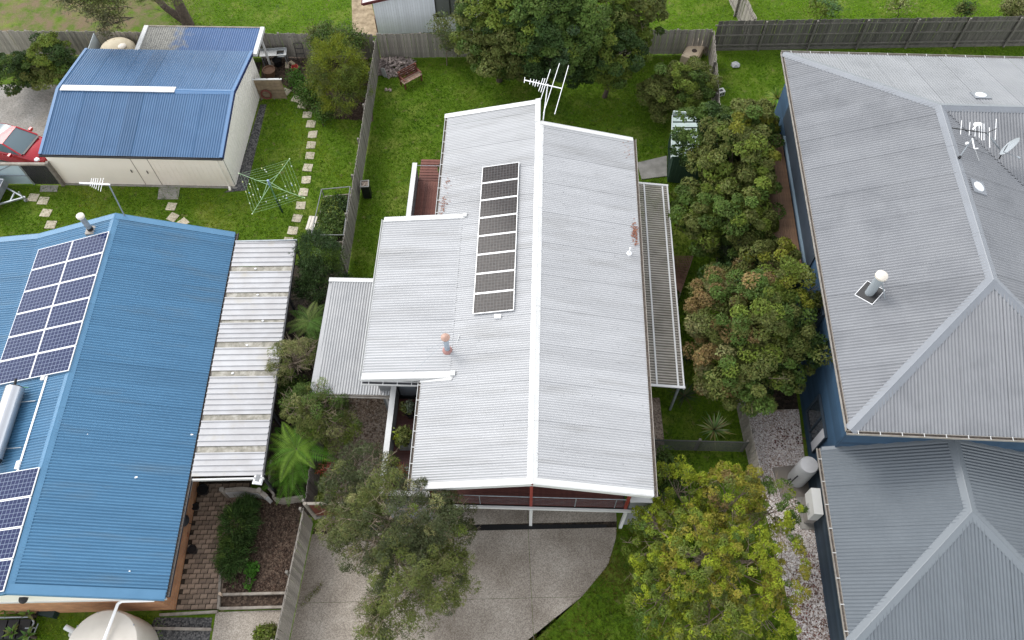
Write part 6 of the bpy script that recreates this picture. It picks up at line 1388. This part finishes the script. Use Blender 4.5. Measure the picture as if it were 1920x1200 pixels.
small_foliage(VP[1],50,.05,pal((OL,2),(LG,2),(YG,1)),207,(0,.05,.75),(.25,.3,.35)); small_foliage(VP[0],14,.05,pal(((.10,.12,.08),2),(OL,2)),208); small_foliage(VP[3],40,.05,pal((DK,3),(MG,2)),209,(0,0,.75))
def fern(name, label, px, py, h, n, L, seed, cols):
    p = P(px,py,h); t = thing(name, label, 'tree fern', (p.x,p.y,0)); r = np.random.default_rng(seed)
    MB().tube((0,0,-.05),(0,0,h),.11,.13,10).build('trunk', M_bark, t, True); c=[];ax=[];nr=[];ln=[];wd=[];col=[]; rib=MB()
    for i in range(n):
        a=6.283*i/n+r.uniform(-.2,.2); el=r.uniform(.12,.55); l=L*r.uniform(.8,1.1); d=np.array([math.cos(a),math.sin(a),0]); sd=np.array([-d[1],d[0],0]); base=np.array(cols[r.integers(len(cols))])*r.uniform(.8,1.2); prev=None
        for j in range(26):
            s=(j+1)/26; p_=d*(l*s*math.cos(el))+np.array([0,0,h+l*s*math.sin(el)-.55*l*s*s*math.cos(el)]); w=l*.30*(1-s)**.75*min(1,s*4)+.02
            for sg in (-1,1):
                c.append(p_+sd*sg*w*.5+np.array([0,0,-.12*w])); ax.append(sd*sg+d*.35+np.array([0,0,-.25])); nr.append(np.array([0,0,1.])+r.normal(size=3)*.12); ln.append(w*.55); wd.append(l*.0135); col.append(base*r.uniform(.85,1.15))
            if prev is not None and j%3==0: rib.tube(prev,p_,.007,.006,4,False)
            if j%3==0: prev=p_
    rib.build('frond_rib', mat('frond_green', (.10,.16,.03), .7), t); leaf_mesh('fronds',np.array(c),np.array(ax),np.array(nr),np.array(ln),np.array(wd),np.clip(np.array(col),0,1),t)
FC=[(.060,.155,.014),(.085,.185,.018),(.13,.225,.026)]
fern('tree_fern','bright green tree fern nearest the driveway, beside the carport corner',556,842,1.9,16,1.7,301,FC)
fern('tree_fern','smaller tree fern below the bright one, over the timber edging',545,888,1.0,12,1.35,302,FC)
fern('tree_fern','tree fern between the dark conifer and the twiggy shrub',580,602,1.8,12,1.4,303,[(.06,.12,.02),(.09,.15,.03),(.14,.18,.05)])
fern('tree_fern','low tree fern tucked behind the porch edge below the others',590,640,1.1,11,1.0,304,[(.06,.14,.02),(.10,.17,.03)])
fb_=tree('red_flower_shrub','shrub with bright red flower heads left of the olive tree','shrub',P(611,880,0),[lobe(610,880,1.0,14,13,.35)],26,20,.045,pal(((.42,.035,.03),3),((.40,.12,.08),2),(OL,3)),140,.03,nbranch=4,cr=.12,aspect=.18)
for i,(a,b,h,nf) in enumerate(((8,1140,.9,16),(48,1150,.9,10),(20,1185,1.0,16),(48,1190,.9,12))):
    p=P(a,b,.7); radial('leafy_plant',('broad-leaved pale green plant at the left edge below the brick wall','single pale green rosette beside the trolley','leafy rosette in front of the trolley at the bottom left','small leafy rosette at the bottom edge near the tank')[i],'plant',(p.x,p.y,0),nf,.42,.07,[(.14,.22,.05),(.10,.18,.035)],310+i,(.2,1.2),.5,z0=.55)

# --- grass
HOUSES = [[(FH.m@Vector((u,v,0)))[:2] for u,v in q] for q in ([(.2,.1),(8.5,.1),(8.5,16.6),(.2,16.6)],[(-2.1,4.6),(.5,4.6),(.5,12),(-2.1,12)])]+[[(-27,6),(-12.9,6),(-12.9,22.2),(-27,22.2)],[(FS.m@Vector((u,v,0)))[:2] for u,v in ((-.1,-.1),(9.3,-.1),(9.3,9.5),(2.7,9.5),(2.7,7.5),(-.1,7.5))],[(FG.m@Vector((u,v,0)))[:2] for u,v in ((.3,-6.5),(20,-6.5),(20,19),(.3,19))],[(-7.6,38.2),(-1.2,38.5),(-1.2,43),(-7.6,43)],pxs((490,95),(690,92),(700,228),(660,225),(612,222),(575,205),(545,168),(520,150),(488,192)),pxs((1194,306),(1250,293),(1250,331),(1203,337)),pxs((655,-20),(658,67),(712,67),(690,-20)),[(rbp[i].x,rbp[i].y) for i in range(4)],[(5.1,8.8),(6.3,8.8),(6.4,14.6),(5.3,14.6)],pxs((490,195),(503,195),(464,358),(420,362)),[(8.1,26.7),(9.8,26.5),(10.4,31.3),(8.8,31.5)]]
def grass(name, label, poly, dens, seed, cols, h=.07, gain=1.0):
    r=np.random.default_rng(seed); xs=[p[0] for p in poly]; ys=[p[1] for p in poly]; A=(max(xs)-min(xs))*(max(ys)-min(ys)); n=int(A*dens); X=r.uniform(min(xs),max(xs),n); Y=r.uniform(min(ys),max(ys),n)
    def inside(X,Y,pl):
        c=np.zeros(len(X),bool); j=len(pl)-1
        for i in range(len(pl)):
            xi,yi=pl[i][0],pl[i][1]; xj,yj=pl[j][0],pl[j][1]; cond=((yi>Y)!=(yj>Y))&(X<(xj-xi)*(Y-yi)/(yj-yi+1e-12)+xi); c^=cond; j=i
        return c
    m=inside(X,Y,poly)
    for hpoly in HOUSES: m&=~inside(X,Y,hpoly)
    wn_=np.sin(X*1.3+seed)*np.sin(Y*1.1-seed)+np.sin(X*3.1+Y*2.3+seed)*.5+np.sin(X*5.7-Y*4.9)*.35; m&=(r.random(len(X))>np.clip((wn_-.55)*.7,0,.75))
    X,Y=X[m],Y[m]; n=len(X); k=3; N=n*k
    bx=np.repeat(X,k)+r.normal(size=N)*.025; by=np.repeat(Y,k)+r.normal(size=N)*.025; a=r.uniform(0,6.28,N); ln=h*r.uniform(.6,1.4,N); w=r.uniform(.008,.016,N); lean=r.uniform(.2,1.1,N)
    dx,dy=np.cos(a),np.sin(a); V=np.zeros((N,3,3),np.float32)
    V[:,0]=np.stack([bx-dy*w,by+dx*w,np.zeros(N)],1); V[:,1]=np.stack([bx+dy*w,by-dx*w,np.zeros(N)],1); V[:,2]=np.stack([bx+dx*ln*lean,by+dy*ln*lean,ln],1)
    me=bpy.data.meshes.new(name); me.vertices.add(3*N); me.vertices.foreach_set('co',V.ravel()); me.loops.add(3*N); me.loops.foreach_set('vertex_index',np.arange(3*N,dtype=np.int32)); me.polygons.add(N); me.polygons.foreach_set('loop_start',np.arange(0,3*N,3,dtype=np.int32)); me.polygons.foreach_set('loop_total',np.full(N,3,dtype=np.int32)); me.update(calc_edges=True)
    cc=np.array(cols); f=(np.sin(bx*.9+seed)*np.cos(by*.7+seed*2)+np.sin(bx*2.3+by*1.7)*.6+r.normal(size=N)*.7); ci=np.clip(((f+2)/4*len(cols)),0,len(cols)-1).astype(int)
    col=np.ones((N,4),np.float32); col[:,:3]=cc[ci]*np.array([1.60,1.64,.6])*gain*r.uniform(.85,1.35,(N,1)); at=me.color_attributes.new('Col','FLOAT_COLOR','POINT'); at.data.foreach_set('color',np.repeat(col,3,axis=0).ravel())
    o=link(name,me,LEAF); tag(o,label,'grass',None,'stuff')
GR=[(.040,.085,.010),(.055,.110,.012),(.075,.135,.014),(.10,.155,.02),(.13,.16,.03)]
grass('grass','mown lawn of the blue house garden around the garage',[(-28,22.3),(-12.7,22.3),(-9.6,22.2),(-7.95,22.2),(-7.35,36.2),(-13.5,36.2),(-13.6,27.0),(-23.5,27.4),(-25.5,27.4),(-28,27.4)],170,401,GR)
grass('grass','back lawn of the white house between the dividing fence and garden shed',[(-7.7,19.0),(-2.5,19.0),(-2.5,26),(8.4,26),(11,28),(11.4,36),(-7.2,36.2)],150,402,[(.034,.080,.010),(.048,.100,.012),(.062,.120,.013),(.08,.135,.018),(.10,.13,.03)])
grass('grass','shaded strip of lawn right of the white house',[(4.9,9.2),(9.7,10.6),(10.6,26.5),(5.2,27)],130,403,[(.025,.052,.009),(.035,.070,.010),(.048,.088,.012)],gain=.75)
grass('grass','rough front lawn beside the curved driveway edge',[(4.0,9.0),(9.8,10.4),(10.4,4.5),(10.9,1.0),(-4,1.0),(-1.95,3.0),(-.8,4.0),(.30,4.72),(1.34,5.45),(2.38,6.2),(3.52,7.4),(3.93,8.48)],190,404,[(.03,.055,.010),(.042,.072,.012),(.058,.088,.016),(.10,.085,.045),(.09,.07,.04)],.09,.72)
grass('grass','weeds growing along the crack beside the driveway fence',[tuple(p)[:2] for p in pxs((607,1088),(600,1108),(572,1136),(562,1140),(572,1118),(592,1105))],900,408,[(.03,.05,.010),(.05,.07,.015),(.09,.08,.04)],.06)
grass('grass','lawn beyond the back fences along the top edge',[(-19,36.9),(30,36.7),(30,44),(-22,45)],110,405,[(.055,.115,.010),(.075,.145,.012),(.09,.165,.014),(.11,.18,.02)],gain=1.2)
grass('grass','small lawn behind the grey house below the tall fence',[(11.9,26),(14,26),(14.2,30.5),(30,29.5),(30,36.1),(11.8,36.1)],130,406,[(.05,.105,.010),(.07,.13,.012),(.09,.15,.02)])
grass('grass','patch of lawn at the bottom left beside the beige tank',[(-22,3.0),(-13.5,3.0),(-13.5,5.9),(-22,6.0)],120,407,GR)
